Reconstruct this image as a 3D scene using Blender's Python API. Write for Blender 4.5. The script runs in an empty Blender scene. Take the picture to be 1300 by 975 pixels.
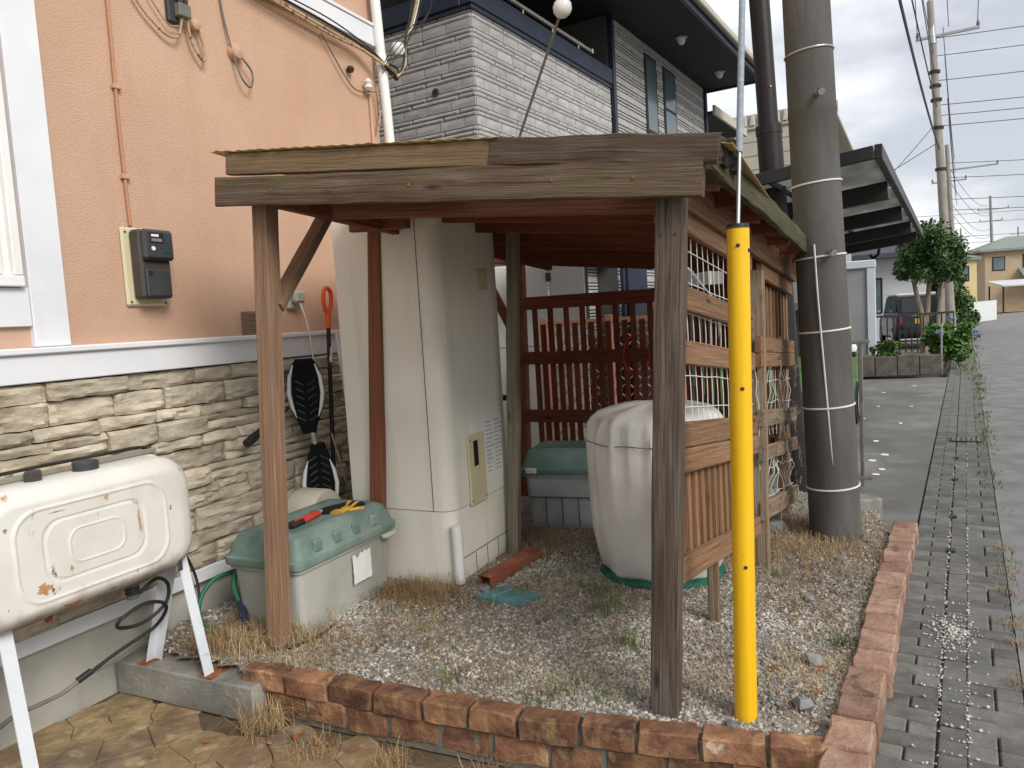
import bpy, bmesh, math, random
import numpy as np
from mathutils import Vector, Matrix, noise

random.seed(7)
rng = np.random.default_rng(11)
scn = bpy.context.scene
COL = scn.collection
R = math.radians

# ------------------------------------------------------------------ camera
PITCH, ROLL = 0.08396, 0.05993
cam_d = bpy.data.cameras.new('camera')
cam_d.sensor_width = 36.0
cam_d.lens = 36.0 * 960.0 / 1300.0
cam_d.clip_start = 0.05
cam_d.clip_end = 2000
cam = bpy.data.objects.new('camera', cam_d)
COL.objects.link(cam)
Fw = Vector((0, math.cos(PITCH), -math.sin(PITCH)))
U0 = Vector((0, math.sin(PITCH), math.cos(PITCH)))
X0 = Vector((1, 0, 0))
cr = X0 * math.cos(ROLL) - U0 * math.sin(ROLL)
cu = X0 * math.sin(ROLL) + U0 * math.cos(ROLL)
mw = Matrix.Identity(4)
for i in range(3):
    mw[i][0], mw[i][1], mw[i][2] = cr[i], cu[i], -Fw[i]
mw.translation = Vector((0, 0, 1.6))
cam.matrix_world = mw
scn.camera = cam

# ------------------------------------------------------------------ world: cloudy daylight
world = bpy.data.worlds.new('World')
scn.world = world
world.use_nodes = True
wt = world.node_tree
wt.nodes.clear()
SUN_EL, SUN_AZ = R(36), R(143)          # azimuth measured from +Y clockwise
wo = wt.nodes.new('ShaderNodeOutputWorld')
bg = wt.nodes.new('ShaderNodeBackground')
bg.inputs['Strength'].default_value = 0.1
sky = wt.nodes.new('ShaderNodeTexSky')
sky.sky_type = 'NISHITA'
sky.sun_disc = False
sky.sun_elevation = SUN_EL
sky.sun_rotation = SUN_AZ
tc = wt.nodes.new('ShaderNodeTexCoord')
mp = wt.nodes.new('ShaderNodeMapping')
mp.inputs['Scale'].default_value = (1.0, 1.0, 2.6)
nz = wt.nodes.new('ShaderNodeTexNoise')
nz.inputs['Scale'].default_value = 2.6
nz.inputs['Detail'].default_value = 7
nz.inputs['Roughness'].default_value = 0.52
rp = wt.nodes.new('ShaderNodeValToRGB')
rp.color_ramp.elements[0].position = 0.40
rp.color_ramp.elements[0].color = (3.3, 3.42, 3.75, 1)
rp.color_ramp.elements[1].position = 0.585
rp.color_ramp.elements[1].color = (6.0, 6.0, 6.1, 1)
mx = wt.nodes.new('ShaderNodeMixRGB')
mx.inputs[0].default_value = 0.9
wt.links.new(tc.outputs['Generated'], mp.inputs['Vector'])
wt.links.new(mp.outputs['Vector'], nz.inputs['Vector'])
wt.links.new(nz.outputs['Fac'], rp.inputs['Fac'])
wt.links.new(sky.outputs['Color'], mx.inputs[1])
wt.links.new(rp.outputs['Color'], mx.inputs[2])
wt.links.new(mx.outputs['Color'], bg.inputs['Color'])
wt.links.new(bg.outputs['Background'], wo.inputs['Surface'])

sun_d = bpy.data.lights.new('sun', 'SUN')
sun_d.energy = 1.5
sun_d.angle = R(25)
sun_d.color = (1.0, 0.96, 0.9)
sun = bpy.data.objects.new('sun', sun_d)
COL.objects.link(sun)
sdir = Vector((math.sin(SUN_AZ) * math.cos(SUN_EL), math.cos(SUN_AZ) * math.cos(SUN_EL), math.sin(SUN_EL)))
sun.rotation_euler = sdir.to_track_quat('Z', 'Y').to_euler()
sun.location = (6, -3, 12)

vs = scn.view_settings
vs.view_transform = 'Standard'
vs.look = 'None'
vs.exposure = 0.98
vs.gamma = 1.0
vs.use_curve_mapping = False

# ------------------------------------------------------------------ frames of reference
class Frame:
    def __init__(self, o, u):
        self.o = Vector((o[0], o[1], 0))
        self.u = Vector((u[0], u[1], 0)).normalized()
        self.n = Vector((self.u.y, -self.u.x, 0))      # to the right of u
    def P(self, s, t, z):
        return self.o + self.u * s + self.n * t + Vector((0, 0, z))
    @property
    def ang(self):
        return math.atan2(self.u.y, self.u.x)

HW = Frame((-2.007, 3.633), (.4352, .9003))     # rendered house wall, n points to the yard
GH = Frame((-.186, 7.70), (.517, .856))         # grey house street face, n points to the street
RD = Frame((2.516, 3.804), (.517, .856))        # left edge of the road
PL = Vector((-1.21, 3.547, 0)); PR = Vector((.501, 2.722, 0)); RR = Vector((2.019, 5.463, 0))
FT = Frame(PL, (.9006, -.434))                  # shelter front; n = (-.434,-.9006) to the camera
SD = Frame(PR, (.4845, .8748))                  # shelter street side, n to the street
RE = Frame(RR, (-.9006, .434))                  # shelter rear; -n to the camera

Z = Vector((0, 0, 1))

# ------------------------------------------------------------------ mesh builder
WL = {}      # world location of every object made here

class MB:
    def __init__(self):
        self.V = []; self.F = []; self.G = []
    def add(self, V, F, G=None):
        b = len(self.V)
        self.V += [tuple(v) for v in V]
        self.F += [tuple(i + b for i in f) for f in F]
        self.G += [tuple(g) for g in (G if G is not None else V)]
        return self
    def box(self, c, dims, ax=None, ch=0.0):
        a, b, d = ax if ax else (Vector((1, 0, 0)), Vector((0, 1, 0)), Z)
        c = Vector(c); hx, hy, hz = [k / 2 for k in dims]
        ro = Vector((random.uniform(-50, 50), random.uniform(-50, 50), random.uniform(-50, 50)))
        V = []; G = []
        def put(x, y, z):
            V.append(c + a * x + b * y + d * z); G.append(ro + Vector((x, y, z)))
        if ch <= 0:
            for sx in (-1, 1):
                for sy in (-1, 1):
                    for sz in (-1, 1):
                        put(sx * hx, sy * hy, sz * hz)
            F = [(0, 1, 3, 2), (4, 6, 7, 5), (0, 4, 5, 1), (2, 3, 7, 6), (0, 2, 6, 4), (1, 5, 7, 3)]
        else:
            k = min(ch, hx * .9, hy * .9, hz * .9)
            idx = {}
            for sx in (-1, 1):
                for sy in (-1, 1):
                    for sz in (-1, 1):
                        i = len(V)
                        put(sx * hx, sy * (hy - k), sz * (hz - k))
                        put(sx * (hx - k), sy * hy, sz * (hz - k))
                        put(sx * (hx - k), sy * (hy - k), sz * hz)
                        idx[(sx, sy, sz)] = i
            F = []
            q = [(-1, -1), (1, -1), (1, 1), (-1, 1)]
            for sgn in (-1, 1):
                f0 = [idx[(sgn, y, z)] for y, z in q]
                f1 = [idx[(x, sgn, z)] + 1 for x, z in q]
                f2 = [idx[(x, y, sgn)] + 2 for x, y in q]
                F += [tuple(f0 if sgn > 0 else f0[::-1]), tuple(f1[::-1] if sgn > 0 else f1), tuple(f2 if sgn > 0 else f2[::-1])]
            for s1 in (-1, 1):
                for s2 in (-1, 1):
                    A = idx[(s1, s2, -1)]; B = idx[(s1, s2, 1)]
                    F.append((A, A + 1, B + 1, B) if s1 * s2 > 0 else (A + 1, A, B, B + 1))
                    A = idx[(s1, -1, s2)]; B = idx[(s1, 1, s2)]
                    F.append((A + 2, A, B, B + 2) if s1 * s2 > 0 else (A, A + 2, B + 2, B))
                    A = idx[(-1, s1, s2)]; B = idx[(1, s1, s2)]
                    F.append((A + 1, A + 2, B + 2, B + 1) if s1 * s2 > 0 else (A + 2, A + 1, B + 1, B + 2))
            for k3, i in idx.items():
                F.append((i, i + 1, i + 2) if k3[0] * k3[1] * k3[2] > 0 else (i, i + 2, i + 1))
        return self.add(V, F, G)
    def beam(self, p0, p1, w, h, up=Z, ch=.004, seg=1, wob=0.0):
        """timber between two centre points: w across, h along up"""
        p0 = Vector(p0); p1 = Vector(p1)
        a = (p1 - p0); L = a.length; a.normalize()
        b = Vector(up).cross(a).normalized()
        d = a.cross(b).normalized()
        if seg == 1:
            return self.box((p0 + p1) / 2, (L, w, h), (a, b, d), ch)
        ro = Vector((random.uniform(-50, 50), random.uniform(-50, 50), random.uniform(-50, 50)))
        hw, hh = w / 2, h / 2
        pr = [(-hw + ch, -hh), (hw - ch, -hh), (hw, -hh + ch), (hw, hh - ch), (hw - ch, hh), (-hw + ch, hh), (-hw, hh - ch), (-hw, -hh + ch)]
        V = []; G = []; F = []
        for i in range(seg + 1):
            x = L * i / seg
            for (y, z) in pr:
                jy = noise.noise(Vector((x * 5, y * 40, z * 40)) + ro) * wob
                jz = noise.noise(Vector((x * 6 + 9, y * 40, z * 40)) + ro) * wob
                jx = noise.noise(Vector((3, y * 90, z * 90)) + ro) * wob * 2 if i in (0, seg) else 0
                V.append(p0 + a * (x + jx) + b * (y + jy) + d * (z + jz)); G.append(ro + Vector((x, y, z)))
        for i in range(seg):
            for j in range(8):
                k = (j + 1) % 8
                F.append((i * 8 + j, i * 8 + k, i * 8 + 8 + k, i * 8 + 8 + j))
        F.append(tuple(range(8))[::-1]); F.append(tuple(seg * 8 + j for j in range(8)))
        return self.add(V, F, G)
    def tube(self, pts, r, n=8, cap=True):
        pts = [Vector(p) for p in pts]
        rr = r if isinstance(r, (list, tuple)) else [r] * len(pts)
        V = []; F = []; G = []
        prev = None; run = 0
        for i, p in enumerate(pts):
            t = (pts[min(i + 1, len(pts) - 1)] - pts[max(i - 1, 0)]).normalized()
            if prev is None:
                ref = Z if abs(t.z) < .9 else Vector((1, 0, 0))
                b = t.cross(ref).normalized()
            else:
                b = (prev - t * prev.dot(t)).normalized()
            prev = b
            c = t.cross(b)
            if i: run += (pts[i] - pts[i - 1]).length
            for k in range(n):
                an = 2 * math.pi * k / n
                V.append(p + (b * math.cos(an) + c * math.sin(an)) * rr[i])
                G.append((run, math.cos(an) * rr[i], math.sin(an) * rr[i]))
        for i in range(len(pts) - 1):
            for k in range(n):
                m = (k + 1) % n
                F.append((i * n + k, i * n + m, i * n + n + m, i * n + n + k))
        if cap:
            F.append(tuple(range(n))[::-1]); F.append(tuple((len(pts) - 1) * n + k for k in range(n)))
        return self.add(V, F, G)
    def prism(self, poly, ext):
        n = len(poly); ext = Vector(ext)
        V = [Vector(p) for p in poly] + [Vector(p) + ext for p in poly]
        F = [tuple(range(n))[::-1], tuple(range(n, 2 * n))]
        for i in range(n):
            j = (i + 1) % n
            F.append((i, j, n + j, n + i))
        return self.add(V, F)
    def poly(self, pts):
        return self.add([Vector(p) for p in pts], [tuple(range(len(pts)))])
    def lathe(self, prof, c, n=16, ax=None):
        a, b, d = ax if ax else (Vector((1, 0, 0)), Vector((0, 1, 0)), Z)
        c = Vector(c); V = []; F = []
        for (r, z) in prof:
            for k in range(n):
                an = 2 * math.pi * k / n
                V.append(c + a * r * math.cos(an) + b * r * math.sin(an) + d * z)
        for i in range(len(prof) - 1):
            for k in range(n):
                m = (k + 1) % n
                F.append((i * n + k, i * n + m, i * n + n + m, i * n + n + k))
        F.append(tuple(range(n))[::-1]); F.append(tuple((len(prof) - 1) * n + k for k in range(n)))
        return self.add(V, F)
    def loft(self, rings, cap=True):
        n = len(rings[0]); V = []; F = []
        for r in rings: V += [Vector(p) for p in r]
        for i in range(len(rings) - 1):
            for k in range(n):
                m = (k + 1) % n
                F.append((i * n + k, i * n + m, i * n + n + m, i * n + n + k))
        if cap:
            F.append(tuple(range(n))[::-1]); F.append(tuple((len(rings) - 1) * n + k for k in range(n)))
        return self.add(V, F)
    def mesh(self, name, off, smooth=0):
        me = bpy.data.meshes.new(name)
        me.from_pydata([(v[0] - off[0], v[1] - off[1], v[2] - off[2]) for v in self.V], [], self.F)
        at = me.attributes.new('gc', 'FLOAT_VECTOR', 'POINT')
        at.data.foreach_set('vector', np.array(self.G, dtype=np.float32).ravel())
        bm = bmesh.new(); bm.from_mesh(me)
        if len(bm.faces) < 60000:
            bmesh.ops.recalc_face_normals(bm, faces=bm.faces[:])
        bm.to_mesh(me); bm.free()
        if smooth:
            me.polygons.foreach_set('use_smooth', [True] * len(me.polygons))
            me.set_sharp_from_angle(angle=R(smooth))
        return me
    def build(self, name, m, parent=None, smooth=0):
        if parent is None:
            A = np.array(self.V)
            off = Vector(((A[:, 0].min() + A[:, 0].max()) / 2, (A[:, 1].min() + A[:, 1].max()) / 2, A[:, 2].min()))
            loc = off.copy()
        else:
            off = WL[parent.name]; loc = Vector((0, 0, 0))
        me = self.mesh(name, off, smooth)
        me.materials.append(m)
        o = bpy.data.objects.new(name, me)
        COL.objects.link(o)
        o.location = loc
        if parent: o.parent = parent
        WL[o.name] = Vector(off)
        return o

def inst(name, me, loc, rotz=0.0, parent=None, scale=None, rot=None):
    o = bpy.data.objects.new(name, me)
    COL.objects.link(o)
    base = WL[parent.name] if parent else Vector((0, 0, 0))
    o.location = Vector(loc) - base
    o.rotation_euler = rot if rot else (0, 0, rotz)
    if scale: o.scale = scale
    if parent: o.parent = parent
    WL[o.name] = Vector(loc)
    return o

def thing(name, loc, label, cat, group=None):
    o = bpy.data.objects.new(name, None)
    COL.objects.link(o)
    o.location = Vector(loc)
    o.empty_display_size = .1
    WL[o.name] = Vector(loc)
    tag(o, label, cat, group)
    return o

def tag(o, label, cat, group=None):
    o['label'] = label; o['category'] = cat
    if group: o['group'] = group
    return o

def kind(o, k, label=None, cat=None):
    o['kind'] = k
    if label: o['label'] = label
    if cat: o['category'] = cat
    return o

def arc(pts, n=8):
    """smooth curve (Catmull-Rom) through points"""
    P = [Vector(p) for p in pts]
    P = [P[0] * 2 - P[1]] + P + [P[-1] * 2 - P[-2]]
    out = []
    for i in range(1, len(P) - 2):
        for k in range(n):
            t = k / n
            out.append(.5 * ((2 * P[i]) + (P[i + 1] - P[i - 1]) * t + (2 * P[i - 1] - 5 * P[i] + 4 * P[i + 1] - P[i + 2]) * t * t + (3 * P[i] - P[i - 1] - 3 * P[i + 1] + P[i + 2]) * t ** 3))
    out.append(P[-2])
    return out

# ------------------------------------------------------------------ materials
def mat(name, cols, scale=(1, 1, 1), ns=4.0, det=6.0, rough=.75, bump=.15, bscale=None, bns=30.0, coord='gc',
        spots=(), metal=0.0, spec=.35, trans=0.0, vary=0.0, island=0.0, dist=0.0, lo=.3, hi=.7, ior=1.45, rvar=.1, knots=None, zband=None, rnd=61.0):
    m = bpy.data.materials.new(name)
    m.use_nodes = True
    nt = m.node_tree; N = nt.nodes; L = nt.links
    bs = N['Principled BSDF']
    if coord == 'gc':
        a = N.new('ShaderNodeAttribute'); a.attribute_name = 'gc'; src = a.outputs['Vector']
    else:
        a = N.new('ShaderNodeTexCoord'); src = a.outputs['Object']
    oi = N.new('ShaderNodeObjectInfo')
    ofs = N.new('ShaderNodeVectorMath'); ofs.operation = 'ADD'
    mul = N.new('ShaderNodeMath'); mul.operation = 'MULTIPLY'; mul.inputs[1].default_value = rnd
    L.new(oi.outputs['Random'], mul.inputs[0])
    L.new(src, ofs.inputs[0]); L.new(mul.outputs[0], ofs.inputs[1])
    def mapped(sc):
        q = N.new('ShaderNodeMapping'); q.inputs['Scale'].default_value = sc
        L.new(ofs.outputs[0], q.inputs['Vector']); return q.outputs['Vector']
    def nse(sc, s, d, ds=0.0):
        q = N.new('ShaderNodeTexNoise')
        q.inputs['Scale'].default_value = s; q.inputs['Detail'].default_value = d
        q.inputs['Roughness'].default_value = .6; q.inputs['Distortion'].default_value = ds
        L.new(mapped(sc), q.inputs['Vector']); return q.outputs['Fac']
    base = nse(scale, ns, det, dist)
    rmp = N.new('ShaderNodeValToRGB')
    el = rmp.color_ramp.elements
    while len(el) < len(cols): el.new(.5)
    for i, c in enumerate(cols):
        el[i].position = lo + (hi - lo) * (i / max(1, len(cols) - 1))
        el[i].color = (*c, 1)
    L.new(base, rmp.inputs['Fac'])
    col = rmp.outputs['Color']
    for (c, sc, s, a0, a1, k) in spots:
        f = nse(sc, s, 5.0)
        mr = N.new('ShaderNodeMapRange'); mr.inputs['From Min'].default_value = a0; mr.inputs['From Max'].default_value = a1
        mr.inputs['To Max'].default_value = k
        L.new(f, mr.inputs['Value'])
        mm = N.new('ShaderNodeMixRGB'); mm.inputs[2].default_value = (*c, 1)
        L.new(mr.outputs[0], mm.inputs[0]); L.new(col, mm.inputs[1]); col = mm.outputs[0]
    if knots:
        vo = N.new('ShaderNodeTexVoronoi'); vo.inputs['Scale'].default_value = 1.0
        L.new(mapped(knots[1]), vo.inputs['Vector'])
        mr = N.new('ShaderNodeMapRange'); mr.inputs['From Min'].default_value = knots[2]; mr.inputs['From Max'].default_value = knots[2] * .4
        mr.inputs['To Max'].default_value = .85
        L.new(vo.outputs['Distance'], mr.inputs['Value'])
        mm = N.new('ShaderNodeMixRGB'); mm.inputs[2].default_value = (*knots[0], 1)
        L.new(mr.outputs[0], mm.inputs[0]); L.new(col, mm.inputs[1]); col = mm.outputs[0]
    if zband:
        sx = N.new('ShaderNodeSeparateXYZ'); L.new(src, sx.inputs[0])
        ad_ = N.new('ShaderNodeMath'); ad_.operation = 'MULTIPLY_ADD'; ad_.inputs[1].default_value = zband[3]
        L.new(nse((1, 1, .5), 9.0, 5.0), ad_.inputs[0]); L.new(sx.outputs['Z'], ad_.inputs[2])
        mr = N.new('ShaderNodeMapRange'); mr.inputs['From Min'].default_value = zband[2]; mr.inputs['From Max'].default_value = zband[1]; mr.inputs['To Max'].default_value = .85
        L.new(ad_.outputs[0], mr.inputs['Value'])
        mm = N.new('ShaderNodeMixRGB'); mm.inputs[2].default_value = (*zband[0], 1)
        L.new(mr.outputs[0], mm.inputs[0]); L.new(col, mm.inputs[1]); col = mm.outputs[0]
    if vary or island:
        hv = N.new('ShaderNodeHueSaturation')
        mr = N.new('ShaderNodeMapRange')
        amt = vary or island
        mr.inputs['To Min'].default_value = 1 - amt; mr.inputs['To Max'].default_value = 1 + amt
        if island:
            ge = N.new('ShaderNodeNewGeometry'); L.new(ge.outputs['Random Per Island'], mr.inputs['Value'])
        else:
            L.new(oi.outputs['Random'], mr.inputs['Value'])
        L.new(mr.outputs[0], hv.inputs['Value']); L.new(col, hv.inputs['Color']); col = hv.outputs['Color']
    L.new(col, bs.inputs['Base Color'])
    bs.inputs['Metallic'].default_value = metal
    bs.inputs['Specular IOR Level'].default_value = spec
    bs.inputs['Transmission Weight'].default_value = trans
    bs.inputs['IOR'].default_value = ior
    mr = N.new('ShaderNodeMapRange')
    mr.inputs['To Min'].default_value = max(0, rough - rvar); mr.inputs['To Max'].default_value = min(1, rough + rvar)
    L.new(base, mr.inputs['Value']); L.new(mr.outputs[0], bs.inputs['Roughness'])
    if bump:
        bn = nse(bscale or scale, bns, 6.0, dist)
        bp = N.new('ShaderNodeBump'); bp.inputs['Strength'].default_value = bump; bp.inputs['Distance'].default_value = .01
        L.new(bn, bp.inputs['Height']); L.new(bp.outputs['Normal'], bs.inputs['Normal'])
    return m

def wood(name, c0, c1, c2, gray=None, moss=None, rough=.8, vary=.12, kn=True):
    sp = []
    if gray: sp.append((gray[0], (1.2, 22, 22), 2.2, .45, .66, gray[1]))
    if moss: sp.append((moss[0], (1.0, 3, 3), 2.6, moss[2], moss[2] + .14, moss[1]))
    sp.append((tuple(k * .33 for k in c0), (.7, 70, 70), 2.4, .57, .66, .6))
    return mat(name, [c0, c1, c2], (1.1, 40, 40), 2.4, 12, rough, .8, (1.0, 60, 60), 4.0, 'gc', sp, spec=.2, vary=vary,
               dist=.2, lo=.28, hi=.74, knots=((c0[0] * .45, c0[1] * .4, c0[2] * .4), (2.1, 9.0, 9.0), .13) if kn else None)

M = {}
M['asphalt'] = mat('asphalt', [(.15, .147, .142), (.205, .2, .194), (.27, .265, .255)], ns=3, det=12, rough=.9, bump=.5, bns=160, spots=[((.26, .25, .24), (1, 1, 1), 90, .55, .7, .6), ((.12, .118, .115), (1, 1, 1), .35, .5, .8, .25)])
M['paver'] = mat('paver_concrete', [(.10, .097, .09), (.14, .136, .127), (.19, .185, .172)], ns=9, det=8, rough=.85, bump=.4, bns=70, vary=.22, spots=[((.11, .13, .09), (1, 1, 1), 3, .55, .75, .4)])
M['joint'] = mat('joint_soil', [(.06, .057, .05), (.10, .095, .085)], ns=40, rough=.95, bump=.4, bns=120)
M['concrete'] = mat('concrete_slab', [(.13, .127, .118), (.175, .17, .158), (.24, .233, .215)], ns=1.1, det=10, rough=.88, bump=.25, bns=90, spots=[((.085, .083, .078), (1, 1, 1), .6, .45, .66, .75), ((.34, .33, .3), (1, 1, 1), .9, .56, .7, .6)])
M['footing'] = mat('footing_concrete', [(.16, .155, .135), (.24, .23, .205), (.33, .32, .29)], ns=5, det=9, rough=.9, bump=.5, bns=60, spots=[((.09, .1, .075), (1, 1, 2), 3.5, .5, .68, .75)])
M['foundation'] = mat('foundation_render', [(.34, .33, .29), (.42, .41, .365), (.5, .485, .44)], ns=1.7, det=9, rough=.85, bump=.12, bns=70, spots=[((.26, .25, .22), (2, 2, .6), 2, .52, .75, .6)])
M['earth'] = mat('earth', [(.09, .075, .055), (.15, .125, .09), (.2, .175, .13)], ns=6, rough=.95, bump=.5, bns=50)
M['gravelbase'] = mat('gravel_bed', [(.13, .105, .075), (.26, .235, .19), (.42, .40, .36)], ns=55, det=5, rough=.9, bump=1.0, bns=70, spots=[((.17, .13, .085), (1, 1, 1), 1.7, .5, .66, .75)])
M['gravel'] = mat('gravel_stones', [(.25, .23, .195), (.385, .365, .325), (.52, .5, .455)], ns=3, det=4, rough=.8, bump=.2, bns=90, island=.5, spots=[((.26, .21, .15), (1, 1, 1), 1.5, .52, .66, .8)])
M['gravel_dark'] = mat('gravel_dark', [(.1, .11, .12), (.2, .205, .21), (.3, .28, .25)], ns=3, rough=.7, bump=.2, bns=60, island=.45)
M['pebble_white'] = mat('pebble_white', [(.42, .41, .375), (.58, .57, .53)], ns=9, rough=.8, bump=.1, island=.2)
M['patio_base'] = mat('patio_joint', [(.085, .06, .038), (.14, .10, .06)], ns=20, rough=.95, bump=.3)
M['patio'] = mat('patio_stone', [(.16, .105, .06), (.28, .2, .105), (.42, .31, .165)], ns=8, det=14, rough=.88, bump=1.0, bns=18, vary=.045, rnd=0.0, spots=[((.13, .105, .085), (1, 1, 1), 2.2, .45, .65, .8), ((.2, .105, .065), (1, 1, 1), 1.3, .48, .66, .75), ((.48, .38, .22), (1, 1, 1), 11, .55, .68, .6)])
M['brick'] = mat('edging_brick', [(.125, .058, .035), (.215, .105, .058), (.32, .175, .095)], ns=9, det=10, rough=.9, bump=1.0, bns=34, vary=.3, spots=[((.075, .036, .03), (1, 1, 2), 3.6, .47, .6, .85), ((.4, .26, .13), (2, 2, 1), 5, .54, .66, .7), ((.05, .045, .03), (1, 1, 1), 12, .58, .68, .7), ((.75, .72, .66), (1, 1, 1.5), 3.0, .68, .74, .8)])
M['brick_pink'] = mat('kerb_brick', [(.22, .128, .09), (.31, .195, .14), (.4, .27, .195)], ns=8, det=10, rough=.9, bump=1.0, bns=38, vary=.22, spots=[((.2, .1, .085), (1, 1, 1), 2.8, .48, .64, .8), ((.07, .055, .04), (1, 1, 1), 10, .6, .7, .75)])
M['planter'] = mat('dark_planter_block', [(.06, .052, .045), (.10, .09, .078), (.15, .135, .12)], ns=6, det=8, rough=.9, bump=.5, bns=40)
M['mortar'] = mat('mortar', [(.10, .095, .08), (.19, .18, .15)], ns=20, rough=.95, bump=.5)
M['stucco'] = mat('orange_stucco', [(.515, .325, .225), (.55, .355, .25), (.58, .385, .28)], (1, 1, 1), 1.3, 9, .92, .6, (1, 1, 2.2), 75, spots=[((.47, .29, .19), (2.5, 2.5, .35), 1.6, .5, .75, .5), ((.62, .43, .32), (1, 1, .6), 1.1, .55, .75, .4)])
M['white_paint'] = mat('white_trim_paint', [(.66, .68, .71), (.72, .735, .76), (.77, .78, .80)], ns=2.5, det=8, rough=.5, bump=.03, bns=20, spots=[((.5, .5, .5), (1, 1, .4), 4, .62, .8, .35)])
M['vinyl'] = mat('white_vinyl', [(.76, .76, .74), (.82, .82, .8)], ns=2, rough=.4, bump=0)
M['glass'] = mat('window_glass', [(.05, .07, .08), (.09, .11, .12)], ns=.6, rough=.06, bump=0, spec=.8, rvar=.02)
M['glass_dark'] = mat('dark_glass', [(.012, .015, .018), (.03, .035, .04)], ns=.6, rough=.08, bump=0, spec=.7, rvar=.02)
M['glass_blue'] = mat('blue_grey_glass', [(.07, .105, .12), (.12, .16, .175)], ns=.9, rough=.12, bump=0, spec=.7, rvar=.03)
M['stone'] = mat('ledge_stone', [(.3, .25, .175), (.5, .435, .33), (.62, .56, .45)], (1, 1, 2.2), 5, 9, .88, .8, (1, 1, 2.5), 26, vary=.2, spots=[((.27, .245, .2), (1, 1, 3), 3.5, .56, .7, .55), ((.7, .65, .54), (1, 1, 2), 6, .55, .7, .6)])
M['stone_gap'] = mat('stone_gap', [(.035, .03, .024), (.075, .065, .05)], ns=15, rough=.95, bump=.3)
M['cream_metal'] = mat('cream_painted_metal', [(.76, .735, .64), (.80, .775, .68), (.83, .805, .715)], ns=1.2, det=7, rough=.48, bump=.02, bns=15, spots=[((.56, .54, .46), (2.5, 2.5, .25), 2.0, .55, .75, .6), ((.2, .18, .14), (1, 1, 1), 38, .74, .78, .6)])
M['cream_plastic'] = mat('cream_plastic', [(.58, .52, .33), (.63, .57, .38)], ns=3, rough=.5, bump=.03)
M['seam'] = mat('dark_seam', [(.06, .055, .05), (.1, .095, .085)], ns=8, rough=.8, bump=0)
M['black_plastic'] = mat('black_plastic', [(.012, .013, .014), (.03, .031, .033)], ns=7, rough=.45, bump=.05, bns=60)
M['deck_black'] = mat('grip_deck', [(.006, .006, .007), (.014, .014, .015)], ns=9, rough=.85, bump=.1, spec=.1)
M['meter'] = mat('meter_grey', [(.035, .038, .042), (.06, .063, .068)], ns=4, rough=.5, bump=.05, bns=80)
M['meter_brown'] = mat('meter_side', [(.05, .042, .04), (.075, .065, .06)], ns=4, rough=.5, bump=.05, bns=80)
M['cable'] = mat('black_cable', [(.012, .012, .012), (.04, .038, .035)], ns=8, rough=.55, bump=.05)
M['cable_grey'] = mat('grey_cable', [(.12, .115, .10), (.2, .19, .165)], ns=8, rough=.6, bump=.05)
M['cable_tan'] = mat('tan_cable', [(.34, .23, .14), (.5, .36, .23)], ns=14, rough=.6, bump=.1, spots=[((.08, .05, .03), (9, 1, 1), 2.5, .55, .6, .8)])
M['conduit_orange'] = mat('painted_conduit', [(.40, .20, .11), (.48, .25, .14)], ns=6, rough=.7, bump=.05)
M['porcelain'] = mat('porcelain', [(.7, .68, .64), (.8, .79, .76)], ns=4, rough=.25, bump=0, spec=.6)
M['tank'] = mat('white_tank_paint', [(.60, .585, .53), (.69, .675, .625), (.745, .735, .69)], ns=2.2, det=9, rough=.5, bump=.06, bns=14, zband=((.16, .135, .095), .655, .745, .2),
                spots=[((.5, .47, .40), (1, 1, .5), 3, .55, .75, .6), ((.42, .2, .07), (1.6, 1.6, .45), 6.5, .64, .69, .85), ((.16, .06, .025), (1.5, 1.5, .9), 9, .675, .70, .95)])
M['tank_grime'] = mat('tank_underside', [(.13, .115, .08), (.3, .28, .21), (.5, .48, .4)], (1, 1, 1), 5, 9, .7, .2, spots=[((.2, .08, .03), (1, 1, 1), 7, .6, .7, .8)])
M['rust'] = mat('rust', [(.14, .045, .018), (.27, .10, .035), (.4, .19, .08)], ns=14, rough=.9, bump=.4, bns=50)
M['leg_steel'] = mat('pale_painted_steel', [(.56, .6, .65), (.64, .68, .72), (.7, .73, .76)], ns=3, det=8, rough=.5, bump=.03, spots=[((.3, .16, .07), (1, 1, 1), 7, .7, .76, .8)])
M['green_lid'] = mat('faded_green_plastic', [(.10, .16, .14), (.15, .22, .19), (.24, .31, .28)], ns=3.4, det=9, rough=.6, bump=.08, bns=20, spots=[((.32, .36, .31), (1, 1, 1), 2.6, .52, .75, .6), ((.07, .10, .08), (1, 1, .4), 4, .58, .75, .6)])
M['grey_box'] = mat('weathered_grey_plastic', [(.32, .325, .29), (.42, .42, .38), (.5, .5, .46)], (1, 1, .5), 2.6, 9, .65, .1, bns=20, spots=[((.27, .3, .21), (1, 1, .6), 2.1, .5, .7, .65), ((.56, .56, .53), (1.5, 1.5, .3), 3, .58, .75, .5)])
M['green_lid2'] = mat('dark_green_plastic', [(.09, .165, .14), (.13, .21, .18), (.18, .26, .225)], ns=3, det=7, rough=.5, bump=.05, spots=[((.17, .24, .2), (1, 1, 1), 2.4, .55, .75, .5)])
M['grey_box2'] = mat('slate_grey_plastic', [(.36, .37, .37), (.44, .45, .45), (.52, .53, .52)], ns=3, det=7, rough=.6, bump=.08, spots=[((.25, .29, .17), (1, 1, 1), 3, .58, .72, .6)])
M['buff_plastic'] = mat('buff_plastic', [(.5, .47, .38), (.58, .55, .46)], ns=6, rough=.5, bump=.03)
M['paper'] = mat('paper', [(.7, .7, .68), (.8, .8, .79)], ns=9, rough=.85, bump=.1, spots=[((.55, .57, .58), (1, 1, 1), 12, .56, .7, .5)])
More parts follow.
